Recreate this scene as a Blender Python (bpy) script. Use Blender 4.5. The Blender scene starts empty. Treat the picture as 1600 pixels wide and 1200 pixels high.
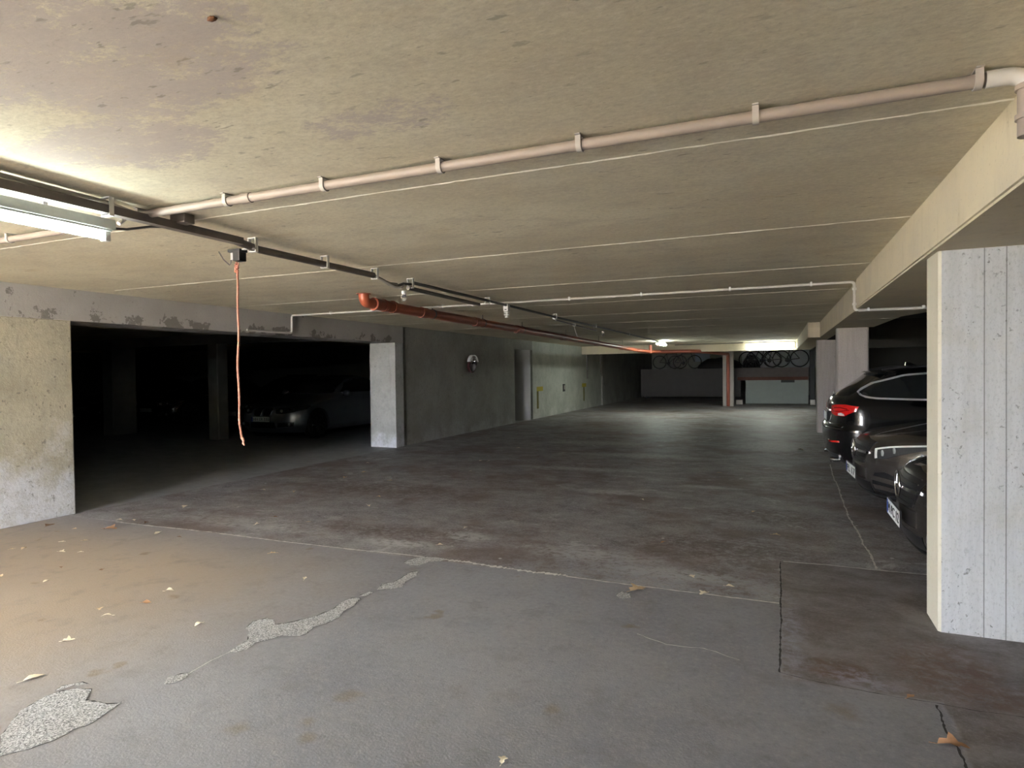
import bpy, bmesh, math, random
from mathutils import Vector, Matrix

# ------------------------------------------------------------------ camera, light, exposure
SC = bpy.context.scene
COL = SC.collection
PI = math.pi
rnd = random.Random(7)

cam_data = bpy.data.cameras.new('camera')
cam = bpy.data.objects.new('camera', cam_data)
COL.objects.link(cam)
cam_data.sensor_fit = 'HORIZONTAL'
cam_data.sensor_width = 36.0
cam_data.lens = 36.0 * 977.0 / 1600.0
cam_data.clip_start = 0.05
cam_data.clip_end = 200
cam.matrix_world = Matrix((
    (0.92002545, 0.00398035, 0.3918384, 0.0),
    (0.39165871, 0.02259569, -0.91983308, 0.0),
    (-0.01251511, 0.99973676, 0.01922968, 1.45),
    (0, 0, 0, 1)))
SC.camera = cam

SC.view_settings.view_transform = 'Standard'
SC.view_settings.look = 'None'
SC.view_settings.gamma = 1.0
SC.view_settings.use_curve_mapping = False
SC.view_settings.exposure = 2.0
SC.cycles.max_bounces = 8
SC.cycles.diffuse_bounces = 6
SC.cycles.glossy_bounces = 4
SC.cycles.sample_clamp_indirect = 6.0
SC.cycles.use_denoising = True

SKY = 19.0
world = bpy.data.worlds.new('sky')
SC.world = world
world.use_nodes = True
bg = world.node_tree.nodes['Background']
bg.inputs[0].default_value = (0.86, 0.90, 1.0, 1)
bg.inputs[1].default_value = SKY

H_CEIL = 2.38
WALL_X = -6.88
ENT_Y = -3.2            # the garage entrance behind the camera
ENT_X0, ENT_X1, ENT_Z = -6.7, -3.9, 2.34

portal_data = bpy.data.lights.new('entrance_daylight', 'AREA')
portal_data.shape = 'RECTANGLE'
portal_data.size = ENT_X1 - ENT_X0
portal_data.size_y = ENT_Z
portal_data.cycles.is_portal = True
portal = bpy.data.objects.new('entrance_daylight', portal_data)
portal.location = ((ENT_X0 + ENT_X1) / 2, ENT_Y - 0.02, ENT_Z / 2)
portal.rotation_euler = (PI / 2, 0, 0)     # light travels towards +Y
COL.objects.link(portal)
portal.rotation_euler = (-PI / 2, 0, 0)

sun_data = bpy.data.lights.new('sun', 'SUN')
sun_data.energy = 115.0
sun_data.angle = math.radians(0.6)
sun_data.color = (1.0, 0.90, 0.77)
sun = bpy.data.objects.new('sun', sun_data)
sun.rotation_euler = (math.radians(-24), 0, math.radians(6))   # high, from beyond the garage: lights only the yard
COL.objects.link(sun)


# ------------------------------------------------------------------ object helpers
def tag(o, label=None, cat=None, group=None, kind=None):
    if label: o['label'] = label
    if cat: o['category'] = cat
    if group: o['group'] = group
    if kind: o['kind'] = kind
    return o


def thing(name, label, cat, loc=(0, 0, 0), rz=0.0, group=None):
    o = bpy.data.objects.new(name, None)
    COL.objects.link(o)
    o.empty_display_size = 0.1
    o.location = loc
    o.rotation_euler = (0, 0, rz)
    return tag(o, label, cat, group)


def link(name, bm, mat, parent=None, smooth=False, loc=None, auto=None):
    bmesh.ops.recalc_face_normals(bm, faces=bm.faces)
    me = bpy.data.meshes.new(name)
    bm.to_mesh(me)
    bm.free()
    mats = mat if isinstance(mat, (list, tuple)) else [mat]
    for m in mats:
        me.materials.append(m)
    if smooth:
        for p in me.polygons:
            p.use_smooth = True
    if auto is not None:
        for p in me.polygons:
            p.use_smooth = True
        try:
            me.set_sharp_from_angle(angle=math.radians(auto))
        except Exception:
            pass
    o = bpy.data.objects.new(name, me)
    COL.objects.link(o)
    if parent is not None:
        o.parent = parent
    if loc is not None:
        o.location = loc
    return o


def copy_tree(o, parent=None):
    c = o.copy()
    COL.objects.link(c)
    c.parent = parent
    for ch in list(o.children):
        copy_tree(ch, c)
    return c


def bm_box(bm, x0, x1, y0, y1, z0, z1, mi=0):
    vs = [bm.verts.new((x, y, z)) for z in (z0, z1) for y in (y0, y1) for x in (x0, x1)]
    for f in ((0, 2, 3, 1), (4, 5, 7, 6), (0, 1, 5, 4), (2, 6, 7, 3), (0, 4, 6, 2), (1, 3, 7, 5)):
        fc = bm.faces.new([vs[i] for i in f])
        fc.material_index = mi
    return vs


def box(x0, x1, y0, y1, z0, z1, bev=0.0, seg=2):
    bm = bmesh.new()
    bm_box(bm, x0, x1, y0, y1, z0, z1)
    if bev:
        bmesh.ops.bevel(bm, geom=list(bm.edges), offset=bev, segments=seg, affect='EDGES', profile=0.6)
    return bm


def bm_tube(bm, pts, r, n=12, caps=True, mi=0):
    pts = [Vector(p) for p in pts]
    rs = r if isinstance(r, (list, tuple)) else [r] * len(pts)
    rings = []
    ref = None
    for i, p in enumerate(pts):
        if i == 0: t = pts[1] - pts[0]
        elif i == len(pts) - 1: t = pts[-1] - pts[-2]
        else: t = (pts[i + 1] - p).normalized() + (p - pts[i - 1]).normalized()
        t.normalize()
        if ref is None:
            a = Vector((0, 0, 1)) if abs(t.z) < 0.9 else Vector((1, 0, 0))
            ref = (a - t * a.dot(t)).normalized()
        else:
            ref = (ref - t * ref.dot(t)).normalized()
        b = t.cross(ref)
        rings.append([bm.verts.new(p + (ref * math.cos(2 * PI * k / n) + b * math.sin(2 * PI * k / n)) * rs[i]) for k in range(n)])
    for a, b in zip(rings, rings[1:]):
        for k in range(n):
            f = bm.faces.new((a[k], a[(k + 1) % n], b[(k + 1) % n], b[k]))
            f.material_index = mi
    if caps:
        bm.faces.new(rings[0][::-1]).material_index = mi
        bm.faces.new(rings[-1]).material_index = mi


def tube(pts, r, n=12):
    bm = bmesh.new()
    bm_tube(bm, pts, r, n)
    return bm


def rounded(pts, rad, k=5):
    """polyline with its inner corners rounded"""
    pts = [Vector(p) for p in pts]
    out = [pts[0]]
    for a, b, c in zip(pts, pts[1:], pts[2:]):
        u = (a - b).normalized(); v = (c - b).normalized()
        p0 = b + u * rad; p1 = b + v * rad
        for i in range(k + 1):
            t = i / k
            out.append(p0 * (1 - t) ** 2 + b * 2 * t * (1 - t) + p1 * t * t)
    out.append(pts[-1])
    return out


def bm_lathe(bm, prof, axis='Z', n=32, mi=0, origin=(0, 0, 0)):
    o = Vector(origin)
    rings = []
    for r, h in prof:
        ring = []
        for k in range(n):
            a = 2 * PI * k / n
            c, s = math.cos(a) * r, math.sin(a) * r
            v = {'Z': (c, s, h), 'Y': (c, h, s), 'X': (h, c, s)}[axis]
            ring.append(bm.verts.new(o + Vector(v)))
        rings.append(ring)
    for a, b in zip(rings, rings[1:]):
        for k in range(n):
            bm.faces.new((a[k], a[(k + 1) % n], b[(k + 1) % n], b[k])).material_index = mi
    bm.faces.new(rings[0][::-1]).material_index = mi
    bm.faces.new(rings[-1]).material_index = mi


def lathe(prof, axis='Z', n=32, origin=(0, 0, 0)):
    bm = bmesh.new()
    bm_lathe(bm, prof, axis, n, 0, origin)
    return bm


# ------------------------------------------------------------------ material helpers
class NT:
    def __init__(s, name):
        s.m = bpy.data.materials.new(name)
        s.m.use_nodes = True
        s.t = s.m.node_tree
        s.b = s.t.nodes['Principled BSDF']
        g = s.t.nodes.new('ShaderNodeNewGeometry')
        s.pos = g.outputs['Position']
        s.nrm = g.outputs['Normal']

    def put(s, sock, v):
        if isinstance(v, (int, float)):
            sock.default_value = v
        elif isinstance(v, (tuple, list)):
            sock.default_value = tuple(v) + ((1,) if len(v) == 3 and len(sock.default_value) == 4 else ())
        else:
            s.t.links.new(v, sock)

    def math(s, op, a, b=0.0, c=0.0, clamp=False):
        n = s.t.nodes.new('ShaderNodeMath'); n.operation = op; n.use_clamp = clamp
        s.put(n.inputs[0], a); s.put(n.inputs[1], b); s.put(n.inputs[2], c)
        return n.outputs[0]

    def scale(s, v, xyz, off=(0, 0, 0)):
        n = s.t.nodes.new('ShaderNodeMapping')
        s.put(n.inputs[0], v); n.inputs[3].default_value = xyz; n.inputs[1].default_value = off
        return n.outputs[0]

    def noise(s, sc, detail=4, rough=0.55, v=None, dist=0.0):
        n = s.t.nodes.new('ShaderNodeTexNoise')
        s.put(n.inputs['Vector'], v if v is not None else s.pos)
        n.inputs['Scale'].default_value = sc; n.inputs['Detail'].default_value = detail
        n.inputs['Roughness'].default_value = rough; n.inputs['Distortion'].default_value = dist
        return n.outputs[0]

    def voronoi(s, sc, v=None):
        n = s.t.nodes.new('ShaderNodeTexVoronoi')
        s.put(n.inputs['Vector'], v if v is not None else s.pos)
        n.inputs['Scale'].default_value = sc
        return n.outputs['Distance']

    def ramp(s, f, lo, hi, smooth=True):
        n = s.t.nodes.new('ShaderNodeMapRange')
        n.interpolation_type = 'SMOOTHSTEP' if smooth else 'LINEAR'
        s.put(n.inputs[0], f); s.put(n.inputs[1], lo); s.put(n.inputs[2], hi)
        return n.outputs[0]

    def mix(s, f, a, b, mode='MIX'):
        n = s.t.nodes.new('ShaderNodeMix'); n.data_type = 'RGBA'; n.blend_type = mode
        s.put(n.inputs[0], f)
        for sock, v in ((n.inputs[6], a), (n.inputs[7], b)):
            s.put(sock, v)
        return n.outputs[2]

    def xyz(s, v=None):
        n = s.t.nodes.new('ShaderNodeSeparateXYZ')
        s.put(n.inputs[0], v if v is not None else s.pos)
        return n.outputs

    def blob(s, cx, cy, rx, ry, wob=0.35, wsc=3.0, soft=0.25):
        """1 inside a wobbly ellipse on the XY plane"""
        x, y, z = s.xyz()
        dx = s.math('DIVIDE', s.math('SUBTRACT', x, cx), rx)
        dy = s.math('DIVIDE', s.math('SUBTRACT', y, cy), ry)
        d = s.math('SQRT', s.math('ADD', s.math('MULTIPLY', dx, dx), s.math('MULTIPLY', dy, dy)))
        n = s.noise(wsc, 6, 0.65)
        d = s.math('ADD', d, s.math('MULTIPLY', s.math('SUBTRACT', n, 0.5), wob * 4))
        return s.ramp(d, 1 + soft, 1 - soft)

    def bump(s, h, strength=0.3, dist=0.01):
        n = s.t.nodes.new('ShaderNodeBump')
        n.inputs['Strength'].default_value = strength; n.inputs['Distance'].default_value = dist
        s.put(n.inputs['Height'], h)
        s.t.links.new(n.outputs[0], s.b.inputs['Normal'])

    def out(s, color, rough=0.8, metal=0.0, spec=None):
        s.put(s.b.inputs['Base Color'], color)
        s.put(s.b.inputs['Roughness'], rough)
        s.put(s.b.inputs['Metallic'], metal)
        if spec is not None: s.put(s.b.inputs['Specular IOR Level'], spec)
        return s.m


def simple(name, col, rough=0.6, metal=0.0, var=0.12, sc=30.0, coat=0.0, bump=0.0):
    t = NT(name)
    n = t.noise(sc, 4)
    dark = tuple(c * (1 - var) for c in col); lite = tuple(min(1, c * (1 + var)) for c in col)
    c = t.mix(n, dark, lite)
    t.out(c, rough, metal)
    if coat:
        t.b.inputs['Coat Weight'].default_value = coat
        t.b.inputs['Coat Roughness'].default_value = 0.03
    if bump:
        t.bump(n, bump, 0.004)
    return t.m


def emitter(name, col, strength):
    t = NT(name)
    t.out(col, 0.4)
    t.b.inputs['Emission Color'].default_value = col + (1,)
    t.b.inputs['Emission Strength'].default_value = strength
    return t.m


def make_ceiling():
    t = NT('limewashed_ceiling')
    cream = (0.62, 0.565, 0.415)
    v = t.scale(t.pos, (1.0, 1.6, 1.0))
    big = t.noise(0.55, 5, 0.6, v)
    mid = t.noise(3.0, 6, 0.65, t.scale(t.pos, (1.0, 1.7, 1)))
    c = t.mix(t.ramp(big, 0.35, 0.68), (0.68, 0.63, 0.485), (0.57, 0.51, 0.375))
    c = t.mix(t.math('MULTIPLY', t.ramp(mid, 0.42, 0.72), 0.55), c, (0.48, 0.43, 0.34))
    gr = t.noise(34, 6, 0.8, t.scale(t.pos, (0.8, 1.3, 1)))
    c = t.mix(t.math('MULTIPLY', t.ramp(gr, 0.45, 0.68), 0.42), c, (0.40, 0.35, 0.28))
    c = t.mix(t.math('MULTIPLY', t.ramp(gr, 0.50, 0.30), 0.35), c, (0.80, 0.74, 0.62))
    # patches where the wash has come off, greyish lilac plaster below
    edge = t.noise(6.0, 14, 0.92, t.scale(t.pos, (1, 1.7, 1)))
    area = t.math('MAXIMUM', t.blob(-1.85, 1.25, 0.62, 0.42, 0.28, 1.9, 0.5), t.blob(-2.45, 1.72, 0.55, 0.26, 0.25, 2.6, 0.45))
    area = t.math('MAXIMUM', area, t.math('MULTIPLY', t.blob(-1.35, 1.95, 0.42, 0.20, 0.3, 2.3, 0.6), 0.85))
    area = t.math('MAXIMUM', area, t.math('MULTIPLY', t.blob(0.0, 3.9, 0.45, 0.35, 0.3, 2.3, 0.7), 0.5))
    area = t.math('MAXIMUM', area, t.math('MULTIPLY', t.blob(-0.9, 2.5, 1.5, 0.16, 0.3, 2.3, 0.7), 0.55))
    peel = t.ramp(t.math('ADD', t.math('MULTIPLY', area, 0.26), edge), 0.69, 0.73)
    c = t.mix(t.math('MULTIPLY', peel, 0.75), c, (0.44, 0.385, 0.365))
    # small mould specks, drawn out across the boards
    sp = t.noise(17, 3, 0.6, t.scale(t.pos, (0.55, 1.6, 1)))
    spm = t.math('MULTIPLY', t.ramp(sp, 0.635, 0.70), t.ramp(t.noise(1.1, 3), 0.42, 0.62))
    c = t.mix(t.math('MULTIPLY', spm, 0.6), c, (0.22, 0.20, 0.16))
    sp2 = t.noise(60, 2, 0.5)
    c = t.mix(t.math('MULTIPLY', t.ramp(sp2, 0.60, 0.75), 0.28), c, (0.33, 0.29, 0.23))
    # rusty bloom
    ru = t.math('MULTIPLY', t.ramp(t.noise(2.2, 4, 0.6, t.scale(t.pos, (1, 2, 1), (5, 3, 0))), 0.60, 0.78), 0.35)
    c = t.mix(ru, c, (0.45, 0.33, 0.18))
    t.out(c, 0.9, 0, 0.2)
    t.bump(t.math('ADD', t.math('MULTIPLY', peel, -0.2), t.math('MULTIPLY', gr, 0.9)), 0.35, 0.005)
    return t.m


def make_floor():
    t = NT('worn_garage_floor')
    x, y, z = t.xyz()
    wob = t.math('MULTIPLY', t.math('SUBTRACT', t.noise(2.5, 5, 0.6), 0.5), 0.05)
    # near slab and the rougher old slab beyond the joint
    yy = t.math('ADD', y, wob)
    near = t.ramp(yy, 4.20, 4.17)
    right = t.math('MULTIPLY', t.ramp(t.math('ADD', x, t.math('MULTIPLY', wob, 0.3)), 0.0, 0.02), t.ramp(t.math('ADD', yy, t.math('MULTIPLY', x, 0.0)), 3.14, 3.19))
    right = t.math('MULTIPLY', right, t.ramp(y, 5.12, 5.09))
    right2 = t.ramp(t.math('ADD', x, t.math('MULTIPLY', wob, 2.0)), 0.62, 0.645)
    right2 = t.math('MULTIPLY', right2, t.ramp(y, 5.12, 5.09))
    right = t.math('MAXIMUM', right, right2)
    near = t.math('MULTIPLY', near, t.math('SUBTRACT', 1.0, right))
    # near screed
    fine = t.noise(90, 3, 0.6)
    mid = t.noise(5, 6, 0.65)
    big = t.noise(0.9, 4, 0.6)
    g2 = t.noise(30, 8, 0.8)
    a = t.mix(t.ramp(big, 0.3, 0.7), (0.20, 0.20, 0.222), (0.265, 0.26, 0.275))
    a = t.mix(t.math('MULTIPLY', t.ramp(g2, 0.50, 0.64), 0.35), a, (0.36, 0.35, 0.35))
    a = t.mix(t.math('MULTIPLY', t.ramp(g2, 0.48, 0.36), 0.35), a, (0.12, 0.115, 0.115))
    tan = t.ramp(t.math('ADD', x, t.math('MULTIPLY', big, 1.6)), -1.3, -3.6)
    tan = t.math('MULTIPLY', tan, t.ramp(y, 4.6, 3.2))
    a = t.mix(t.math('MULTIPLY', tan, 0.75), a, (0.35, 0.265, 0.18))
    a = t.mix(t.math('MULTIPLY', t.ramp(mid, 0.5, 0.72), 0.4), a, (0.15, 0.14, 0.135))
    stain = t.math('MULTIPLY', t.ramp(t.noise(3.4, 3, 0.5, t.scale(t.pos, (1, 1, 1), (9.1, 2.2, 0))), 0.68, 0.74), 0.55)
    a = t.mix(stain, a, (0.16, 0.115, 0.06))
    for (px_, py_, r_) in ((-1.79, 2.27, 0.045), (-2.05, 1.89, 0.035), (-1.73, 1.94, 0.03), (-1.81, 2.03, 0.028), (-0.9, 2.5, 0.03), (0.25, 2.95, 0.05)):
        a = t.mix(t.math('MULTIPLY', t.blob(px_, py_, r_, r_, 0.8, 14, 1.0), 0.45), a, (0.17, 0.115, 0.05))
    a = t.mix(t.math('MULTIPLY', t.ramp(fine, 0.55, 0.8), 0.35), a, (0.34, 0.34, 0.34))
    # old slab: tyre-worn streaks that run across the drive, brown stains, pale scuffs
    st = t.scale(t.pos, (1.0, 3.2, 1))
    rot = t.t.nodes.new('ShaderNodeMapping')
    t.put(rot.inputs[0], t.pos); rot.inputs[2].default_value = (0, 0, 0.25); rot.inputs[3].default_value = (1.0, 1.25, 1)
    s1 = t.noise(2.6, 10, 0.78, rot.outputs[0], 0.3)
    s3 = t.noise(46, 5, 0.8, rot.outputs[0])
    s2 = t.noise(13, 8, 0.75, rot.outputs[0], 0.3)
    b = t.mix(t.ramp(s1, 0.32, 0.68), (0.125, 0.113, 0.112), (0.31, 0.295, 0.295))
    b = t.mix(t.math('MULTIPLY', t.ramp(s2, 0.40, 0.72), 0.6), b, (0.33, 0.315, 0.315))
    b = t.mix(t.math('MULTIPLY', t.ramp(s3, 0.50, 0.62), 0.60), b, (0.40, 0.385, 0.385))
    b = t.mix(t.math('MULTIPLY', t.ramp(s3, 0.48, 0.36), 0.60), b, (0.07, 0.062, 0.06))
    br = t.math('MULTIPLY', t.ramp(t.noise(0.8, 6, 0.7), 0.46, 0.62), 0.7)
    b = t.mix(br, b, (0.135, 0.095, 0.078))
    scuff = t.math('MULTIPLY', t.ramp(t.noise(1.5, 12, 0.82, rot.outputs[0], 0.8), 0.56, 0.63), 0.7)
    b = t.mix(scuff, b, (0.48, 0.47, 0.47))
    for (px_, py_, rx_, ry_, k_) in ((-3.35, 12.2, 0.9, 0.35, 0.6), (-2.2, 10.6, 0.9, 0.25, 0.6), (-0.15, 12.6, 0.55, 0.8, 0.65), (-1.9, 7.3, 0.35, 0.12, 0.75), (-2.7, 8.9, 0.9, 0.12, 0.6), (-2.5, 4.9, 0.18, 0.12, 0.75), (-1.4, 4.75, 0.5, 0.16, 0.5), (-0.7, 4.5, 0.5, 0.12, 0.6), (-4.9, 4.6, 1.0, 0.2, 0.35), (-0.8, 8.0, 0.35, 0.08, 0.6), (-3.0, 4.5, 0.35, 0.10, 0.7)):
        bl = t.blob(px_, py_, rx_, ry_, 0.45, 4.5, 0.6)
        b = t.mix(t.math('MULTIPLY', bl, t.math('MULTIPLY', t.ramp(s2, 0.36, 0.56), min(1.0, k_ * 1.35))), b, (0.46, 0.455, 0.46))
    for (px_, py_, rx_, ry_) in ((-0.45, 5.3, 0.7, 0.45), (-0.1, 6.6, 0.5, 0.3), (-4.5, 6.6, 1.2, 0.4), (-2.6, 9.2, 0.5, 0.12), (-3.3, 4.8, 0.8, 0.2)):
        bl = t.blob(px_, py_, rx_, ry_, 0.45, 3.5, 0.6)
        b = t.mix(t.math('MULTIPLY', bl, t.math('MULTIPLY', t.ramp(s2, 0.62, 0.40), 0.75)), b, (0.105, 0.072, 0.060))
    # lifted pale laitance along the joint
    near_joint = t.math('MULTIPLY', t.ramp(y, 5.0, 4.25), t.ramp(x, -2.6, -1.0))
    b = t.mix(t.math('MULTIPLY', near_joint, t.math('MULTIPLY', t.ramp(s2, 0.42, 0.6), 0.7)), b, (0.27, 0.28, 0.31))
    # brown bay by the column
    r = t.mix(t.ramp(s1, 0.35, 0.65), (0.12, 0.098, 0.09), (0.21, 0.195, 0.19))
    rr = t.math('MAXIMUM', t.blob(0.25, 3.35, 0.16, 0.10, 0.3, 5, 0.3), t.math('MAXIMUM', t.blob(0.72, 3.55, 0.22, 0.32, 0.3, 4, 0.5), t.blob(1.1, 3.3, 0.5, 0.16, 0.2, 4, 0.5)))
    r = t.mix(t.math('MULTIPLY', t.ramp(s3, 0.48, 0.66), 0.4), r, (0.30, 0.28, 0.28))
    r = t.mix(t.math('MULTIPLY', t.math('MULTIPLY', rr, t.ramp(s2, 0.62, 0.42)), 0.75), r, (0.115, 0.062, 0.040))
    pale = t.math('MAXIMUM', t.blob(0.04, 3.65, 0.07, 0.55, 0.3, 7, 0.9), t.blob(0.36, 3.27, 0.13, 0.09, 0.5, 9, 0.9))
    r = t.mix(t.math('MULTIPLY', t.math('MULTIPLY', pale, t.ramp(s2, 0.40, 0.62)), 0.75), r, (0.33, 0.33, 0.40))
    side = t.ramp(x, -6.86, -6.90)
    b = t.mix(side, b, t.mix(t.ramp(s1, 0.3, 0.7), (0.27, 0.27, 0.28), (0.36, 0.36, 0.37)))
    c = t.mix(right, b, r)
    c = t.mix(near, c, a)
    # chippings of paint
    chip = t.math('MULTIPLY', t.ramp(t.voronoi(1.7), 0.030, 0.018), 0.9)
    c = t.mix(chip, c, (0.6, 0.6, 0.6))
    rough = t.mix(t.ramp(s1, 0.3, 0.7), (0.62,) * 3, (0.50,) * 3)
    rough = t.mix(near, rough, (0.75,) * 3)
    t.out(c, rough, 0, 0.35)
    hn = t.math('MULTIPLY', fine, 0.35)
    hh = t.math('ADD', t.math('MULTIPLY', s1, 0.35), t.math('MULTIPLY', s2, 0.8))
    h = t.math('ADD', hn, t.math('MULTIPLY', hh, t.math('SUBTRACT', 1.0, near)))
    t.bump(t.math('ADD', h, t.math('MULTIPLY', mid, 0.25)), 0.45, 0.012)
    return t.m


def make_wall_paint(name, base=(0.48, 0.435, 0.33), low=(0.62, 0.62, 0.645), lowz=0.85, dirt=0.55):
    t = NT(name)
    x, y, z = t.xyz()
    n1 = t.noise(1.3, 6, 0.65)
    n2 = t.noise(5.5, 10, 0.8)
    n3 = t.noise(45, 3, 0.6)
    c = t.mix(t.ramp(n1, 0.35, 0.68), base, tuple(b * 0.80 for b in base))
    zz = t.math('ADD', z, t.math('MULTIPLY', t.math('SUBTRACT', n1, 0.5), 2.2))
    c = t.mix(t.math('MULTIPLY', t.ramp(zz, lowz, lowz - 0.45), 0.85), c, low)  # paler, bluer low part puts daylight into the wall colour
    c = t.mix(t.math('MULTIPLY', t.ramp(n2, 0.50, 0.72), dirt), c, tuple(b * 0.55 for b in base))
    c = t.mix(t.math('MULTIPLY', t.ramp(t.noise(14, 10, 0.85), 0.46, 0.62), dirt * 0.8), c, tuple(b * 0.62 for b in base))
    streak = t.noise(9, 4, 0.6, t.scale(t.pos, (1, 1, 0.16)))
    c = t.mix(t.math('MULTIPLY', t.ramp(streak, 0.55, 0.75), 0.25), c, (0.18, 0.17, 0.15))
    specks = t.noise(30, 2, 0.5, t.scale(t.pos, (1, 1, 0.7)))
    c = t.mix(t.math('MULTIPLY', t.ramp(specks, 0.66, 0.72), 0.55), c, (0.12, 0.11, 0.10))
    t.out(c, 0.92, 0, 0.2)
    t.bump(t.math('ADD', n3, n2), 0.4, 0.008)
    return t.m


def make_board_concrete(name, col=(0.50, 0.51, 0.515), seams=(1.005, 1.10), axis=0):
    t = NT(name)
    x, y, z = t.xyz()
    grain = t.noise(26, 6, 0.7, t.scale(t.pos, (1, 1, 0.07)))
    n = t.noise(4, 6, 0.65)
    c = t.mix(t.ramp(grain, 0.3, 0.7), tuple(v * 0.93 for v in col), tuple(min(1, v * 1.07) for v in col))
    c = t.mix(t.math('MULTIPLY', t.ramp(n, 0.5, 0.75), 0.35), c, (0.40, 0.38, 0.31))
    gg = t.noise(70, 5, 0.8, t.scale(t.pos, (1, 1, 0.6)))
    c = t.mix(t.math('MULTIPLY', t.ramp(gg, 0.5, 0.64), 0.5), c, tuple(v * 0.66 for v in col))
    pits = t.noise(48, 3, 0.55, t.scale(t.pos, (1, 1, 0.8)))
    pm = t.math('MULTIPLY', t.ramp(pits, 0.64, 0.70), t.ramp(t.noise(2.2, 2), 0.40, 0.60))
    c = t.mix(t.math('MULTIPLY', pm, 0.7), c, (0.13, 0.12, 0.11))
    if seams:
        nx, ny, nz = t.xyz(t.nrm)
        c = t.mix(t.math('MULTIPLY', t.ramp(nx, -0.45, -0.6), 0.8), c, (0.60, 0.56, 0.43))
    for sx in seams:
        d = t.math('ABSOLUTE', t.math('SUBTRACT', t.math('ADD', x, t.math('MULTIPLY', t.noise(3, 3, 0.5, t.scale(t.pos, (1, 1, 0.3))), 0.006)), sx + 0.003))
        gm = t.ramp(d, 0.004, 0.0015)
        c = t.mix(t.math('MULTIPLY', gm, 0.65), c, (0.10, 0.10, 0.09))
    t.out(c, 0.9, 0, 0.25)
    t.bump(t.math('ADD', t.math('MULTIPLY', grain, 0.8), t.math('MULTIPLY', pm, -1.0)), 0.5, 0.006)
    return t.m


def make_beam_paint():
    t = NT('cream_painted_concrete')
    n1 = t.noise(1.8, 5, 0.6)
    st = t.noise(8, 5, 0.65, t.scale(t.pos, (1, 1, 0.25)))
    c = t.mix(t.ramp(n1, 0.35, 0.7), (0.60, 0.53, 0.385), (0.53, 0.475, 0.365))
    c = t.mix(t.math('MULTIPLY', t.ramp(st, 0.52, 0.75), 0.4), c, (0.42, 0.36, 0.24))
    sp = t.noise(38, 3, 0.6)
    c = t.mix(t.math('MULTIPLY', t.ramp(sp, 0.62, 0.72), 0.35), c, (0.25, 0.22, 0.17))
    t.out(c, 0.9, 0, 0.2)
    t.bump(sp, 0.35, 0.006)
    return t.m


def make_lintel_paint():
    t = NT('flaking_grey_paint')
    n = t.noise(3.2, 7, 0.7)
    c = t.mix(t.ramp(t.noise(1.5, 4), 0.3, 0.7), (0.42, 0.40, 0.385), (0.36, 0.34, 0.32))
    x, y, z = t.xyz()
    low = t.ramp(z, 2.24, 2.12)
    m = t.math('MULTIPLY', t.ramp(t.math('ADD', n, t.math('MULTIPLY', low, 0.13)), 0.64, 0.67), 0.85)
    c = t.mix(m, c, (0.17, 0.16, 0.145))
    sp = t.noise(30, 3, 0.6)
    c = t.mix(t.math('MULTIPLY', t.ramp(sp, 0.64, 0.72), 0.4), c, (0.16, 0.15, 0.13))
    t.out(c, 0.92, 0, 0.2)
    t.bump(t.math('ADD', sp, m), 0.4, 0.006)
    return t.m


def make_aggregate():
    t = NT('exposed_aggregate')
    n = t.noise(150, 4, 0.75)
    v = t.voronoi(120)
    c = t.mix(t.ramp(n, 0.35, 0.65), (0.09, 0.088, 0.085), (0.78, 0.77, 0.76))
    c = t.mix(t.math('MULTIPLY', t.ramp(v, 0.5, 0.2), 0.4), c, (0.55, 0.54, 0.52))
    t.out(c, 0.95, 0, 0.2)
    t.bump(n, 0.9, 0.012)
    return t.m


M_CEIL = make_ceiling()
M_FLOOR = make_floor()
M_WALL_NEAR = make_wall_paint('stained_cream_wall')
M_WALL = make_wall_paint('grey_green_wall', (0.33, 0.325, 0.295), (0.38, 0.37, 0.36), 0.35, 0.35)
M_WALL_LIT = make_wall_paint('grey_green_wall_lit', (0.50, 0.51, 0.45), (0.58, 0.58, 0.54), 0.25, 0.30)  # paler copy of the grey-green wall, with lamp light put into its colour
M_PILLAR = make_wall_paint('pale_pillar_wash', (0.46, 0.465, 0.44), (0.62, 0.64, 0.68), 0.50, 0.45)
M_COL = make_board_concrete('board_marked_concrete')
M_COL2 = make_board_concrete('plain_pinkish_concrete', (0.42, 0.385, 0.355), ())
M_COL_R = simple('shade_dark_bay_concrete', (0.03, 0.028, 0.024), 0.9, 0, 0.3, 3)  # near-black base puts the right bay's shade into the concrete colour
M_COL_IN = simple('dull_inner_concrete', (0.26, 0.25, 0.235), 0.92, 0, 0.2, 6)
M_BEAM = make_beam_paint()
M_LINTEL = make_lintel_paint()
M_AGG = make_aggregate()
M_SEAM = simple('pale_lime_ridge', (0.74, 0.70, 0.58), 0.9, 0, 0.15, 60)
M_SEAM_F = simple('pale_joint_filler', (0.62, 0.60, 0.56), 0.95, 0, 0.35, 50)
M_CRACK_SHADE = simple('crack_dirt_and_rim_shade', (0.035, 0.032, 0.032), 0.95, 0, 0.3, 40)
M_CONDUIT = simple('grey_pink_conduit', (0.25, 0.205, 0.175), 0.55, 0, 0.12, 12)
M_CONDUIT_W = simple('white_conduit', (0.56, 0.53, 0.49), 0.5, 0, 0.08, 12)
M_CLIP = simple('clip_plastic', (0.38, 0.34, 0.30), 0.5)
M_CLIP_W = simple('white_clip_plastic', (0.80, 0.79, 0.76), 0.45)
M_TRUNK = simple('dark_cable_tray', (0.15, 0.13, 0.118), 0.6, 0, 0.2, 20)
M_BLACKP = simple('black_plastic', (0.018, 0.018, 0.02), 0.4)
M_CABLE = simple('grey_cable_sheath', (0.10, 0.09, 0.085), 0.5)
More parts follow.
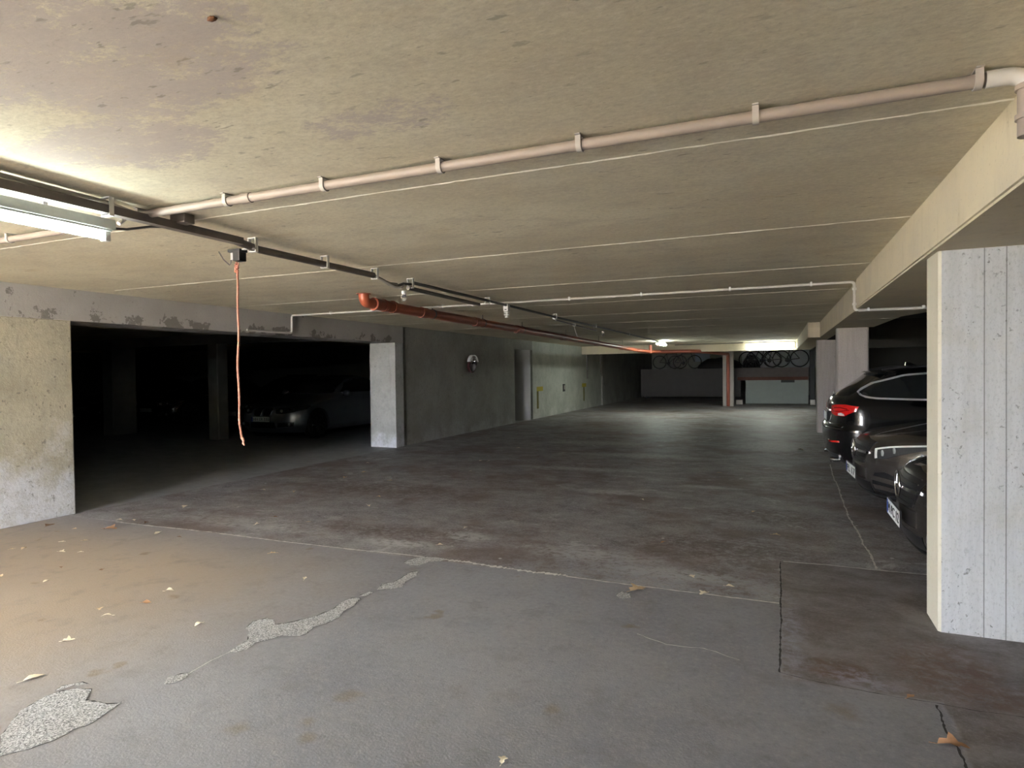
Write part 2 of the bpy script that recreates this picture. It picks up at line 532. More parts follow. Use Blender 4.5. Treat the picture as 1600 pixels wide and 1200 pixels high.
M_RED = simple('orange_brown_drain_plastic', (0.34, 0.085, 0.042), 0.38, 0, 0.2, 7)
M_RED2 = simple('orange_brown_socket', (0.30, 0.075, 0.038), 0.4, 0, 0.2, 7)
M_ROPE = simple('faded_red_rope', (0.55, 0.24, 0.17), 0.8, 0, 0.45, 60, bump=0.5)
M_LAMPH = simple('grey_lamp_housing', (0.66, 0.70, 0.66), 0.45)
M_STEEL = simple('galvanised_steel', (0.55, 0.55, 0.55), 0.4, 1.0, 0.1, 20)
M_TUBE = emitter('lit_fluorescent_tube', (0.90, 1.0, 0.95), 30.0)
M_TUBE2 = emitter('lit_fluorescent_tube_far', (0.90, 1.0, 0.93), 22.0)
M_TUBE3 = emitter('lit_strip_on_beam', (0.92, 1.0, 0.93), 22.0)
M_YELLOW = simple('yellow_paint_mark', (0.42, 0.34, 0.03), 0.7)
M_ENAMEL = simple('white_porcelain', (0.82, 0.81, 0.77), 0.25)

# ------------------------------------------------------------------ setting: floor, ceiling, walls
bm = bmesh.new()
bm_box(bm, -24, 9.5, ENT_Y, 37.5, -0.25, 0.0)
floor = link('floor', bm, M_FLOOR)
tag(floor, kind='structure')

bm = bmesh.new()
bm_box(bm, -24.5, 0.95, ENT_Y, 37.8, H_CEIL, 3.0, 0)


def ridge(bm, x0, x1, y, w, z, hgt, step=0.03, mi=0, seed=0, jit=1.0):
    """rough little ridge of squeezed-out lime along X, on the ceiling"""
    r = random.Random(seed)
    n = max(2, int((x1 - x0) / step))
    prev = None
    yo = 0.0
    for i in range(n + 1):
        x = x0 + (x1 - x0) * i / n
        yo = 0.9 * yo + r.uniform(-1, 1) * w * 0.12 * jit
        ww = w * r.uniform(0.35, 1.0) / 2
        h = hgt * r.uniform(0.4, 1.0)
        cur = (bm.verts.new((x, y + yo - ww, z)), bm.verts.new((x, y + yo, z - h)), bm.verts.new((x, y + yo + ww, z)))
        if prev:
            for a in (0, 1):
                bm.faces.new((prev[a], prev[a + 1], cur[a + 1], cur[a])).material_index = mi
        prev = cur


for i, (yr, w) in enumerate(((2.71, 0.014), (4.53, 0.016), (6.36, 0.014), (8.28, 0.016), (10.1, 0.02), (11.9, 0.022), (13.8, 0.026), (15.7, 0.028), (17.6, 0.03), (19.5, 0.03), (21.2, 0.03))):
    x0 = -6.8 if i != 1 else -6.55
    ridge(bm, x0, 0.76, yr, w, H_CEIL - 0.0004, 0.006, 0.04 if i < 3 else 0.1, 1, 10 + i)
ceiling = link('ceiling', bm, [M_CEIL, M_SEAM])
tag(ceiling, kind='structure')

bm = bmesh.new()
bm_box(bm, 0.95, 9.8, ENT_Y, 37.8, 2.78, 3.0)
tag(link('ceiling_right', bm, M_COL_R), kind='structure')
# lower slab over the first parking bays, its far edge runs obliquely
bm = bmesh.new()
pts = [(0.97, ENT_Y), (3.2, ENT_Y), (3.2, 5.6), (1.95, 7.2), (1.40, 9.0), (1.36, 11.08), (0.97, 11.08)]
lo = [bm.verts.new((x, y, 2.075)) for x, y in pts]
hi = [bm.verts.new((x, y, 2.78)) for x, y in pts]
bm.faces.new(lo[::-1]); bm.faces.new(hi)
for i in range(len(pts)):
    j = (i + 1) % len(pts)
    bm.faces.new((lo[i], lo[j], hi[j], hi[i]))
ridge(bm, 0.95, 1.9, 5.1, 0.012, 2.0745, 0.005, 0.04, 1, 40)
ridge(bm, 0.95, 1.4, 9.2, 0.012, 2.0745, 0.005, 0.04, 1, 41)
tag(link('ceiling_bay', bm, [M_BEAM, M_SEAM]), kind='structure')

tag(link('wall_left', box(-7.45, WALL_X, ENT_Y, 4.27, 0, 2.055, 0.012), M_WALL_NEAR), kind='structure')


def rough_edge(o, amt, seed):
    pass


bm = box(-7.47, WALL_X + 0.012, ENT_Y, 10.62, 2.05, H_CEIL)
lintel = link('concrete_lintel', bm, M_LINTEL)
tag(lintel, 'grey concrete lintel with flaking paint over the dark side opening', 'lintel')

# pale wall end that closes the opening
bm = box(-7.45, WALL_X + 0.03, 10.30, 10.58, 0, 2.05, 0.012)
pil = link('wall_pier', bm, M_PILLAR)
tag(pil, 'pale whitewashed concrete pier at the far end of the dark side opening', 'pillar')

bm = bmesh.new()
bm_box(bm, -7.45, WALL_X - 0.05, 10.58, 10.72, 0, 2.05)
bm_box(bm, -7.45, WALL_X, 10.72, 16.35, 0, H_CEIL)
bm_box(bm, -7.45, WALL_X, 16.35, 17.75, 2.10, H_CEIL)
bm_box(bm, -7.9, -7.5, 16.3, 18.4, 0, H_CEIL)
tag(link('wall_left_middle', bm, M_WALL), kind='structure')
bm = bmesh.new()
bm_box(bm, -7.45, WALL_X, 17.75, 25.75, 0, H_CEIL)
tag(link('wall_left_lit', bm, M_WALL_LIT), kind='structure')
bm = bmesh.new()
bm_box(bm, -7.45, WALL_X + 0.06, 25.75, 37.0, 0, H_CEIL)
tag(link('wall_left_far', bm, M_WALL), kind='structure')

# round column set in the recess of the left wall
rc = link('round_column', lathe([(0.27, 0), (0.27, 2.10)], 'Z', 40, (-7.13, 17.48, 0)), M_COL_IN, auto=40)
tag(rc, 'round grey concrete column standing in the recess of the left wall', 'column')
rc.data.materials[0] = simple('smooth_grey_column', (0.46, 0.45, 0.46), 0.7, 0, 0.1, 3)

# back, right and inner walls
tag(link('wall_back', box(-24, 9.5, 37.0, 37.4, 0, 3.0), M_WALL_LIT), kind='structure')
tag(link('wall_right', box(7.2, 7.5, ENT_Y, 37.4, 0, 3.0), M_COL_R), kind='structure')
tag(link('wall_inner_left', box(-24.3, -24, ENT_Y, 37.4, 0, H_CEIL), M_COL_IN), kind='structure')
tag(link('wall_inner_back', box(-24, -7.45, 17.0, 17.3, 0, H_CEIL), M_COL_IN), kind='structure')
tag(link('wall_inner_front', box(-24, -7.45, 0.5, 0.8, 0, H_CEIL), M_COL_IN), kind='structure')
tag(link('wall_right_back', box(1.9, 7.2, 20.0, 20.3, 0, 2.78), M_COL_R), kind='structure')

# wall with the wide entrance behind the camera
bm = bmesh.new()
bm_box(bm, -24, ENT_X0, ENT_Y - 0.3, ENT_Y, 0, 3.0)
bm_box(bm, ENT_X1, 9.5, ENT_Y - 0.3, ENT_Y, 0, 3.0)
bm_box(bm, ENT_X0, ENT_X1, ENT_Y - 0.3, ENT_Y, ENT_Z, 3.0)
tag(link('wall_entrance', bm, M_WALL), kind='structure')
yard = NT('pale_yard_paving')
tag(link('ground', box(-45, 45, -60, ENT_Y, -0.25, -0.005), yard.out(yard.mix(yard.noise(2.0, 5), (0.30, 0.27, 0.22), (0.42, 0.39, 0.32)), 0.9)), kind='structure')

# ------------------------------------------------------------------ beams and columns
bm = bmesh.new()
prof = []
bm_box(bm, 0.76, 0.97, ENT_Y, 7.50, 2.075, H_CEIL + 0.1)
bmesh.ops.bevel(bm, geom=[e for e in bm.edges if abs(e.verts[0].co.z - 2.075) < 1e-4 and abs(e.verts[1].co.z - 2.075) < 1e-4 and abs(e.verts[0].co.x - 0.76) < 1e-3 and abs(e.verts[1].co.x - 0.76) < 1e-3], offset=0.012, segments=2, affect='EDGES')
beam1 = link('ceiling_beam', bm, M_BEAM)
tag(beam1, 'cream painted concrete beam along the right side, nearest length', 'beam')
beam2 = link('ceiling_beam', box(0.78, 0.99, 7.50, 14.1, 2.075, H_CEIL + 0.1), M_BEAM)
tag(beam2, 'cream concrete beam over the parked cars beyond the white bent conduit', 'beam')
beam3 = link('ceiling_beam', box(0.56, 0.99, 14.1, 22.9, 2.075, H_CEIL + 0.1), M_BEAM)
tag(beam3, 'wider grey concrete beam end stepping out near the far lit strip lamp', 'beam')
beam4 = link('ceiling_beam', box(WALL_X, 0.99, 22.95, 23.3, 2.08, H_CEIL), M_BEAM)
tag(beam4, 'concrete cross beam spanning the far end, strip lamp on its face', 'beam')
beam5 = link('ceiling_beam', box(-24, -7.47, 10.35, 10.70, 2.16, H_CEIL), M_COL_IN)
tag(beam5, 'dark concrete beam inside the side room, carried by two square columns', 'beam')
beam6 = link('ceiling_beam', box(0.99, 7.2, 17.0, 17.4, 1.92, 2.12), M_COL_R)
tag(beam6, 'dark beam behind the roof of the black estate car', 'beam')


def column(name, x0, x1, y0, y1, z1, mat, label, cham=0.02, cat='column'):
    bm = bmesh.new()
    bm_box(bm, x0, x1, y0, y1, 0, z1)
    ed = [e for e in bm.edges if abs(e.verts[0].co.x - e.verts[1].co.x) < 1e-5 and abs(e.verts[0].co.y - e.verts[1].co.y) < 1e-5]
    bmesh.ops.bevel(bm, geom=ed, offset=cham, segments=1, affect='EDGES')
    o = link(name, bm, mat)
    return tag(o, label, cat)


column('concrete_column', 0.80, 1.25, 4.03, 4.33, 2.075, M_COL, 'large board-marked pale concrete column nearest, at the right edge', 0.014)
column('concrete_column', 0.855, 1.295, 11.1, 11.4, 2.075, M_COL2, 'square pale concrete column rising behind the black estate car')
column('concrete_column', 0.80, 1.20, 15.6, 15.95, 2.075, M_COL2, 'square concrete column farthest along the right side, partly hidden by the next column')
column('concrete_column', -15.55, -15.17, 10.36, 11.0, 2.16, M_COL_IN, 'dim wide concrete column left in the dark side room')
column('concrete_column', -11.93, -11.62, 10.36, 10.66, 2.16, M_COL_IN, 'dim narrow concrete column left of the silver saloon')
column('concrete_column', -2.02, -1.62, 25.95, 26.25, H_CEIL, M_COL2, 'pale far column with the orange-brown pipe running down it')


# ------------------------------------------------------------------ floor marks (parts of the floor)
def flat_poly(name, pts, z, mat, parent, jitter=0.006, seed=1):
    r = random.Random(seed)
    P = []
    n = len(pts)
    for i in range(n):
        a = Vector(pts[i]); b = Vector(pts[(i + 1) % n])
        k = max(1, int((b - a).length / 0.02))
        for j in range(k):
            p = a.lerp(b, j / k)
            P.append((p.x + r.uniform(-jitter, jitter), p.y + r.uniform(-jitter, jitter)))
    bm = bmesh.new()
    f = bm.faces.new([bm.verts.new((x, y, z)) for x, y in P])
    if f.normal.z < 0: bmesh.ops.reverse_faces(bm, faces=[f])
    bmesh.ops.triangulate(bm, faces=bm.faces[:])
    return link(name, bm, mat, parent)


def ribbon(name, pts, w, z, mat, parent, seed=1, jit=0.006, step=0.03, wmin=0.25):
    r = random.Random(seed)
    bm = bmesh.new()
    prev = None
    P = []
    for a, b in zip(pts, pts[1:]):
        a = Vector(a); b = Vector(b)
        k = max(1, int((b - a).length / step))
        for j in range(k): P.append(a.lerp(b, j / k))
    P.append(Vector(pts[-1]))
    o = 0
    for i, p in enumerate(P):
        t = (P[min(i + 1, len(P) - 1)] - P[max(i - 1, 0)]).normalized()
        nrm = Vector((-t.y, t.x))
        o = 0.85 * o + r.uniform(-jit, jit)
        ww = w * r.uniform(wmin, 1) / 2
        c = p + nrm * o
        cur = (bm.verts.new((c.x - nrm.x * ww, c.y - nrm.y * ww, z)), bm.verts.new((c.x + nrm.x * ww, c.y + nrm.y * ww, z)))
        if prev: bm.faces.new((prev[0], prev[1], cur[1], cur[0]))
        prev = cur
    for f in bm.faces:
        f.normal_update()
        if f.normal.z < 0: f.normal_flip()
    return link(name, bm, mat, parent)


PATCHES = [
    [(-2.78, 1.42), (-2.91, 1.49), (-3.04, 1.63), (-3.07, 1.75), (-3.05, 1.81), (-3.01, 1.85), (-2.94, 1.87), (-2.86, 1.8), (-2.74, 1.81), (-2.69, 1.84), (-2.7, 1.86), (-2.68, 1.78), (-2.65, 1.7), (-2.67, 1.62), (-2.67, 1.54), (-2.70, 1.47), (-2.75, 1.40)],
    [(-3.08, 1.79), (-3.10, 1.84), (-3.05, 1.90), (-3.00, 1.90), (-3.05, 1.86), (-3.07, 1.83)],
    [(-2.65, 2.4), (-2.67, 2.47), (-2.67, 2.54), (-2.74, 2.62), (-2.81, 2.67), (-2.85, 2.75), (-2.81, 2.82), (-2.74, 2.81), (-2.69, 2.76), (-2.62, 2.84), (-2.56, 2.94), (-2.53, 3.08), (-2.55, 3.19), (-2.54, 3.28), (-2.49, 3.3), (-2.45, 3.2), (-2.45, 3.08), (-2.41, 2.98), (-2.42, 2.89), (-2.46, 2.82), (-2.43, 2.74), (-2.45, 2.69), (-2.54, 2.66), (-2.57, 2.6), (-2.61, 2.54), (-2.59, 2.46), (-2.61, 2.41)],
    [(-2.66, 2.03), (-2.7, 2.08), (-2.68, 2.13), (-2.65, 2.16), (-2.62, 2.11), (-2.63, 2.06)],
    [(-2.48, 3.47), (-2.51, 3.58), (-2.46, 3.63), (-2.46, 3.73), (-2.47, 3.85), (-2.43, 3.91), (-2.38, 3.8), (-2.39, 3.69), (-2.35, 3.57), (-2.40, 3.51)],
    [(-2.64, 4.04), (-2.64, 4.15), (-2.58, 4.24), (-2.46, 4.25), (-2.38, 4.24), (-2.39, 4.18), (-2.47, 4.13), (-2.49, 4.03), (-2.56, 4.0)],
    [(-0.97, 3.94), (-0.95, 4.02), (-0.89, 4.0), (-0.87, 3.93), (-0.93, 3.89)],
    [(-2.52, 3.33), (-2.50, 3.42), (-2.47, 3.42), (-2.48, 3.34)],
]
for i, P in enumerate(PATCHES):
    cx = sum(p[0] for p in P) / len(P); cy = sum(p[1] for p in P) / len(P)
    o = flat_poly('broken_patch', P, 0.0030, M_AGG, floor, 0.005 if i in (0, 2) else 0.003, i)
    # dark shifted copy paints the rim's shadow where the screed has broken away
    rim = [(cx + (x - cx) * 1.0 - 0.004, cy + (y - cy) * 1.0 + 0.006) for x, y in P]
    flat_poly('patch_rim_shade', rim, 0.0022, M_CRACK_SHADE, floor, 0.004, i + 50)
JOINT = [(-6.1, 4.17), (-5.64, 4.17), (-4.85, 4.20), (-3.92, 4.19), (-3.18, 4.20), (-2.71, 4.23), (-2.42, 4.23), (-2.02, 4.21), (-1.66, 4.20), (-1.38, 4.18), (-1.03, 4.17), (-0.69, 4.17), (-0.33, 4.17), (0.0, 4.17)]
ribbon('floor_joint', JOINT[:7], 0.022, 0.0026, M_SEAM_F, floor, 3, 0.003)
ribbon('floor_joint', JOINT[6:10], 0.055, 0.0026, M_SEAM_F, floor, 4, 0.007, 0.012, 0.05)
ribbon('floor_joint', JOINT[9:], 0.020, 0.0026, M_SEAM_F, floor, 5, 0.003)
ribbon('floor_joint', [(0.03, 5.09), (0.31, 5.11), (0.63, 5.10), (0.76, 5.10), (1.4, 5.14)], 0.022, 0.0026, M_SEAM_F, floor, 6, 0.003)
ribbon('floor_crack', [(0.01, 5.08), (0.01, 4.45), (0.01, 3.74), (0.0, 3.21)], 0.013, 0.0032, M_CRACK_SHADE, floor, 7, 0.0015, 0.02)
ribbon('floor_crack', [(0.62, 3.14), (0.62, 3.02), (0.615, 2.88), (0.625, 2.77), (0.62, 2.60)], 0.012, 0.0032, M_CRACK_SHADE, floor, 8, 0.004, 0.015)
ribbon('floor_crack', [(0.64, 5.12), (0.65, 5.49), (0.63, 5.82), (0.64, 6.22), (0.62, 6.78), (0.64, 7.57), (0.66, 8.57), (0.67, 9.47), (0.71, 10.5)], 0.022, 0.0028, M_SEAM_F, floor, 9, 0.004)
ribbon('floor_crack', [(0.0, 3.21), (0.11, 3.18), (0.3, 3.16), (0.47, 3.15), (0.61, 3.16), (0.77, 3.15), (1.2, 3.18)], 0.006, 0.0030, M_CRACK_SHADE, floor, 10, 0.003)
ribbon('floor_crack', [(-2.645, 2.15), (-2.66, 2.30), (-2.65, 2.41)], 0.005, 0.0028, M_SEAM_F, floor, 11, 0.002)
ribbon('floor_crack', [(-0.72, 3.40), (-0.55, 3.33), (-0.36, 3.36), (-0.18, 3.28)], 0.006, 0.0028, M_SEAM_F, floor, 12, 0.006)
ribbon('floor_joint', [(-6.8, 11.3), (-4.0, 11.5), (-1.0, 11.6), (0.5, 11.6)], 0.014, 0.0028, M_CRACK_SHADE, floor, 13, 0.004, 0.1)

# ------------------------------------------------------------------ conduits, pipes, lamps
def clip_bm(x, y, z, r, along='X', drop=0.0, w=0.022):
    """plastic saddle clip that holds a tube of radius r under the ceiling at z"""
    bm = bmesh.new()
    zt = z + r
    n = 12
    rings = []
    for e in (-w / 2, w / 2):
        ring = []
        for k in range(n + 1):
            a = PI * k / n
            u, v = -math.cos(a) * (r + 0.006), -math.sin(a) * (r + 0.006)
            ring.append((u, v))
        ring = [(-(r + 0.006), H_CEIL - z)] + ring + [((r + 0.006), H_CEIL - z)]
        rings.append([bm.verts.new(((x + e, y + u, z + v) if along == 'X' else (x + u, y + e, z + v))) for u, v in ring])
    inner = []
    for e in (-w / 2, w / 2):
        ring = []
        for k in range(n + 1):
            a = PI * k / n
            ring.append((-math.cos(a) * (r + 0.001), -math.sin(a) * (r + 0.001)))
        ring = [(-(r + 0.001), H_CEIL - z)] + ring + [((r + 0.001), H_CEIL - z)]
        inner.append([bm.verts.new(((x + e, y + u, z + v) if along == 'X' else (x + u, y + e, z + v))) for u, v in ring])
    m = len(rings[0])
    for k in range(m - 1):
        bm.faces.new((rings[0][k], rings[0][k + 1], rings[1][k + 1], rings[1][k]))
        bm.faces.new((inner[0][k], inner[0][k + 1], inner[1][k + 1], inner[1][k]))
        for s in (0, 1):
            bm.faces.new((rings[s][k], rings[s][k + 1], inner[s][k + 1], inner[s][k]))
    # foot against the ceiling
    f = 0.004
    if along == 'X': bm_box(bm, x - w / 2, x + w / 2, y - r - 0.016, y + r + 0.016, H_CEIL - f, H_CEIL)
    else: bm_box(bm, x - r - 0.016, x + r + 0.016, y - w / 2, y + w / 2, H_CEIL - f, H_CEIL)
    return bm


# first conduit across the ceiling, towards the beam
ZC = H_CEIL - 0.034
t = thing('conduit_pipe', 'thick pinkish grey conduit crossing the near ceiling to the right beam', 'conduit', (0, 0, 0))
link('pipe', tube([(-3.30, 2.405, ZC), (0.60, 2.405, ZC)], 0.022, 16), M_CONDUIT, t, auto=40)
link('bend', tube(rounded([(0.60, 2.405, ZC), (0.712, 2.405, ZC), (0.712, 2.405, 2.27)], 0.06, 8), 0.026, 16), M_CONDUIT_W, t, auto=40)
link('sleeve', tube([(0.712, 2.405, 2.34), (0.712, 2.405, 2.155)], 0.030, 18), M_CONDUIT, t, auto=40)
link('pipe_end', tube([(0.722, 2.405, 2.17), (0.722, 2.405, 2.10)], 0.013, 12), M_CONDUIT_W, t, auto=40)
for z in (2.305, 2.215):
    link('clip', lathe([(0.036, z - 0.008), (0.036, z + 0.008)], 'Z', 18, (0.712, 2.405, 0)), M_CONDUIT, t, auto=40)
for x in (-3.25, -2.60, -1.98, -1.35, -0.72, -0.07, 0.58):
    link('clip', clip_bm(x, 2.405, ZC, 0.022), M_CLIP, t, auto=40)
link('coupling', tube([(-2.50, 2.405, ZC), (-2.44, 2.405, ZC)], 0.026, 16), M_CONDUIT, t, auto=40)
link('cable_tail', tube(rounded([(-3.30, 2.405, ZC), (-3.38, 2.405, ZC - 0.005), (-3.37, 2.36, ZC - 0.045)], 0.03, 5), 0.012, 10), M_CLIP_W, t, auto=40)

t = thing('conduit_pipe', 'pinkish grey conduit left of the near lamp on the ceiling', 'conduit')
link('pipe', tube([(-6.6, 2.46, ZC), (-3.62, 2.46, ZC)], 0.020, 16), M_CONDUIT, t, auto=40)
for x in (-6.2, -5.2, -4.55):
    link('clip', clip_bm(x, 2.46, ZC, 0.020), M_CLIP, t, auto=40)

# little junction box beside the tray
t = thing('junction_box', 'small brown junction box on the ceiling beside the conduit start', 'junction box')
link('box', box(-3.22, -3.10, 2.56, 2.63, H_CEIL - 0.055, H_CEIL, 0.008), M_TRUNK, t)
link('gland', tube([(-3.30, 2.58, H_CEIL - 0.03), (-3.22, 2.59, H_CEIL - 0.03)], 0.012, 10), M_CABLE, t)

# second, thinner white conduit
ZC2 = H_CEIL - 0.026
Y2 = 7.50
t = thing('conduit_pipe', 'thin white conduit crossing from the left lintel to the right beam', 'conduit')
pth = [(-6.78, Y2, ZC2), (0.64, Y2, ZC2)]
link('pipe', tube(pth, 0.0155, 12), M_CONDUIT_W, t, auto=40)
link('bend', tube(rounded([(0.64, Y2, ZC2), (0.742, Y2, ZC2), (0.742, Y2, 2.055), (0.80, Y2, 2.052), (1.6, Y2 + 0.03, 2.052)], 0.04, 5), 0.0155, 12), M_CONDUIT_W, t, auto=40)
link('bend', tube(rounded([(-6.72, Y2, ZC2), (WALL_X + 0.035, Y2, ZC2), (WALL_X + 0.035, Y2, 2.085), (WALL_X + 0.035, Y2 - 0.15, 2.085)], 0.05, 5), 0.0155, 12), M_CONDUIT_W, t, auto=40)
link('pipe', tube([(WALL_X + 0.035, Y2 - 0.13, 2.085), (WALL_X + 0.035, 6.62, 2.085)], 0.0155, 12), M_CONDUIT_W, t, auto=40)
for x in (-6.1, -5.2, -4.2, -3.75, -2.4, -1.5, -0.5, 0.33):
    link('clip', clip_bm(x, Y2, ZC2, 0.0155, 'X', 0, 0.02), M_CLIP_W, t, auto=40)
for z in (2.28, 2.12):
    link('clip', box(0.722, 0.762, Y2 - 0.01, Y2 + 0.01, z - 0.012, z + 0.012), M_CLIP_W, t)
link('clip', box(0.86, 0.88, Y2 - 0.03, Y2 + 0.03, 2.045, 2.08), M_CLIP_W, t)
link('clip', box(1.35, 1.37, Y2 - 0.03, Y2 + 0.03, 2.045, 2.08), M_CLIP_W, t)

# cable tray along the drive, hung on hooks
XT = -3.32
ZT = 2.315
t = thing('cable_tray', 'dark brown cable rail hung under the ceiling along the drive', 'cable rail')
bm = bmesh.new()
bm_box(bm, XT + 0.10, XT + 0.155, 0.6, 3.05, ZT - 0.022, ZT + 0.022)
link('rail', bm, M_TRUNK, t)
link('rail', tube([(XT + 0.12, 3.0, ZT), (XT + 0.03, 3.3, ZT), (XT + 0.05, 4.6, ZT)], 0.026, 10), M_TRUNK, t, auto=40)
link('slack_cable', tube([(XT + 0.05, 4.58, ZT), (XT + 0.03, 4.75, ZT - 0.015), (XT, 4.92, ZT - 0.035), (XT - 0.02, 5.08, ZT - 0.03), (XT - 0.03, 5.2, ZT + 0.005), (XT - 0.04, 5.35, ZT + 0.02)], 0.014, 10), M_CABLE, t, auto=40)
link('slack_cable', tube([(XT + 0.06, 4.58, ZT - 0.005), (XT + 0.05, 4.8, ZT - 0.04), (XT + 0.02, 4.98, ZT - 0.058), (XT, 5.12, ZT - 0.045), (XT - 0.02, 5.2, ZT - 0.01)], 0.009, 10), M_CONDUIT_W, t, auto=40)
link('slack_cable', tube([(XT + 0.04, 4.58, ZT + 0.012), (XT - 0.02, 4.8, ZT + 0.0), (XT - 0.05, 5.0, ZT - 0.012), (XT - 0.07, 5.15, ZT + 0.0)], 0.010, 10), M_CABLE, t, auto=40)
link('rail', tube([(XT - 0.01, 5.25, ZT - 0.03), (XT - 0.07, 6.95, ZT - 0.03)], 0.021, 10), M_TRUNK, t, auto=40)
link('cable', tube([(XT + 0.03, 5.3, H_CEIL - 0.045), (XT + 0.02, 7.2, H_CEIL - 0.045), (XT + 0.0, 9.6, H_CEIL - 0.05), (XT - 0.02, 14, H_CEIL - 0.045), (XT - 0.03, 19.2, H_CEIL - 0.05)], 0.017, 8), M_CABLE, t, auto=40)
link('cable', tube([(XT - 0.02, 9.7, H_CEIL - 0.09), (XT - 0.15, 12.6, H_CEIL - 0.095)], 0.012, 8), M_CABLE, t, auto=40)
link('cable', tube([(XT + 0.17, 0.6, H_CEIL - 0.02), (XT + 0.10, 2.2, H_CEIL - 0.02), (XT + 0.02, 2.5, H_CEIL - 0.03)], 0.012, 8), M_CONDUIT_W, t, auto=40)
for y in (1.1, 2.18, 3.23, 3.96, 4.62, 5.28, 7.05, 9.6, 12.0, 15.0):
    xx = XT + (0.125 if y < 3 else 0.05 if y < 5 else 0.0)
    bm = bmesh.new()
    bm_box(bm, xx - 0.035, xx + 0.035, y - 0.012, y + 0.012, H_CEIL - 0.006, H_CEIL)
    zb = ZT if y < 7 else H_CEIL - 0.05
    bm_box(bm, xx - 0.034, xx - 0.028, y - 0.012, y + 0.012, zb - 0.03, H_CEIL - 0.003)
    bm_box(bm, xx + 0.028, xx + 0.034, y - 0.012, y + 0.012, zb - 0.03, H_CEIL - 0.003)
    bm_box(bm, xx - 0.034, xx + 0.034, y - 0.012, y + 0.012, zb - 0.033, zb - 0.027)
    link('hanger', bm, M_CLIP_W, t)

# pull switch with the long rope
t = thing('pull_switch', 'black ceiling pull switch at the cable rail, rope hangs from it', 'switch', (XT - 0.02, 3.2, 0))
link('housing', box(-0.055, 0.005, -0.03, 0.035, 2.225, 2.30, 0.006), M_BLACKP, t)
link('side_piece', box(-0.085, -0.055, -0.02, 0.025, 2.235, 2.285, 0.004), M_STEEL, t)
link('collar', box(-0.095, 0.01, -0.035, 0.04, 2.285, 2.305, 0.004), M_BLACKP, t)
link('mount', box(-0.05, 0.12, -0.012, 0.012, 2.296, 2.306), M_STEEL, t)
link('eye', tube([(-0.05, 0, 2.226), (-0.05, 0, 2.205)], 0.004, 8), M_STEEL, t)
link('wire', tube([(-0.19, -0.02, 2.30), (-0.15, -0.02, 2.245), (-0.105, -0.01, 2.205), (-0.092, -0.01, 2.215), (-0.09, -0.01, 2.25)], 0.004, 8), M_CABLE, t, auto=40)


def rope_bm():
    bm = bmesh.new()
    N = 150
    z0, z1 = 2.222, 1.02
    for s in range(3):
        pts = []
        for i in range(N + 1):
            u = i / N
            z = z0 + (z1 - z0) * u
            a = 2 * PI * (s / 3 + u * 38)
            sx = 0.006 * math.sin(u * 7) + 0.004 * math.sin(u * 19) + 0.012 * max(0, u - 0.92) * 12
            pts.append((sx + 0.0042 * math.cos(a), 0.0042 * math.sin(a), z))
        bm_tube(bm, pts, 0.0045, 6)
    return bm


t = thing('pull_rope', 'faded red twisted rope hanging from the black pull switch', 'rope', (XT - 0.07, 3.2, 0))
link('cord', rope_bm(), M_ROPE, t, auto=60)
bm = bmesh.new()
for k in range(5):
    a = k * 1.3
    bm_tube(bm, [(0.012 * math.cos(a + q * 1.2), 0.012 * math.sin(a + q * 1.2), 2.20 - 0.012 * k + 0.006 * math.sin(q * 2)) for q in range(6)], 0.0048, 6)
bm_tube(bm, [(0.004, 0, 2.18), (0.018, -0.004, 2.195), (0.022, -0.004, 2.215)], 0.004, 6)
link('knot', bm, M_ROPE, t, auto=60)
bm = bmesh.new()
bm_tube(bm, [(0.010, 0, 1.03), (0.02, 0.004, 1.015), (0.030, 0, 1.0), (0.026, 0, 0.985), (0.034, 0.002, 0.972)], [0.008, 0.011, 0.007, 0.009, 0.004], 8)
link('frayed_end', bm, M_ROPE, t, auto=60)


# lamps
def lamp(name, label, p0, p1, hang_z, drop, tube_mat, axis='Y', face=None, wide=False):
    """strip lamp: housing, reflector tray, tube and sockets, along Y or X"""
    t = thing(name, label, 'lamp', (p0[0], p0[1], 0))
    L = (p1[1] - p0[1]) if axis == 'Y' else (p1[0] - p0[0])

    def B(a0, a1, b0, b1, z0, z1, bev=0.0):
        return box(b0, b1, a0, a1, z0, z1, bev) if axis == 'Y' else box(a0, a1, b0, b1, z0, z1, bev)

    z = hang_z
    link('housing', B(0, L, -0.038, 0.038, z - 0.055, z, 0.006), M_LAMPH, t)
    link('reflector', B(0.02, L - 0.02, -0.030, 0.030, z - 0.066, z - 0.055, 0.003), M_LAMPH, t)
    zt = z - 0.092
    for off in ((-0.03, 0.03) if wide else (0.0,)):
        q = tube([(off, 0.05, zt), (off, L - 0.05, zt)] if axis == 'Y' else [(0.05, off, zt), (L - 0.05, off, zt)], 0.019 if not wide else 0.030, 16)
        link('tube', q, tube_mat, t, smooth=False, auto=40)
        for a in (0.02, L - 0.05):
            link('socket', B(a, a + 0.03, off - 0.022, off + 0.022, zt - 0.026, z - 0.06, 0.004), M_CLIP_W, t)
    return t


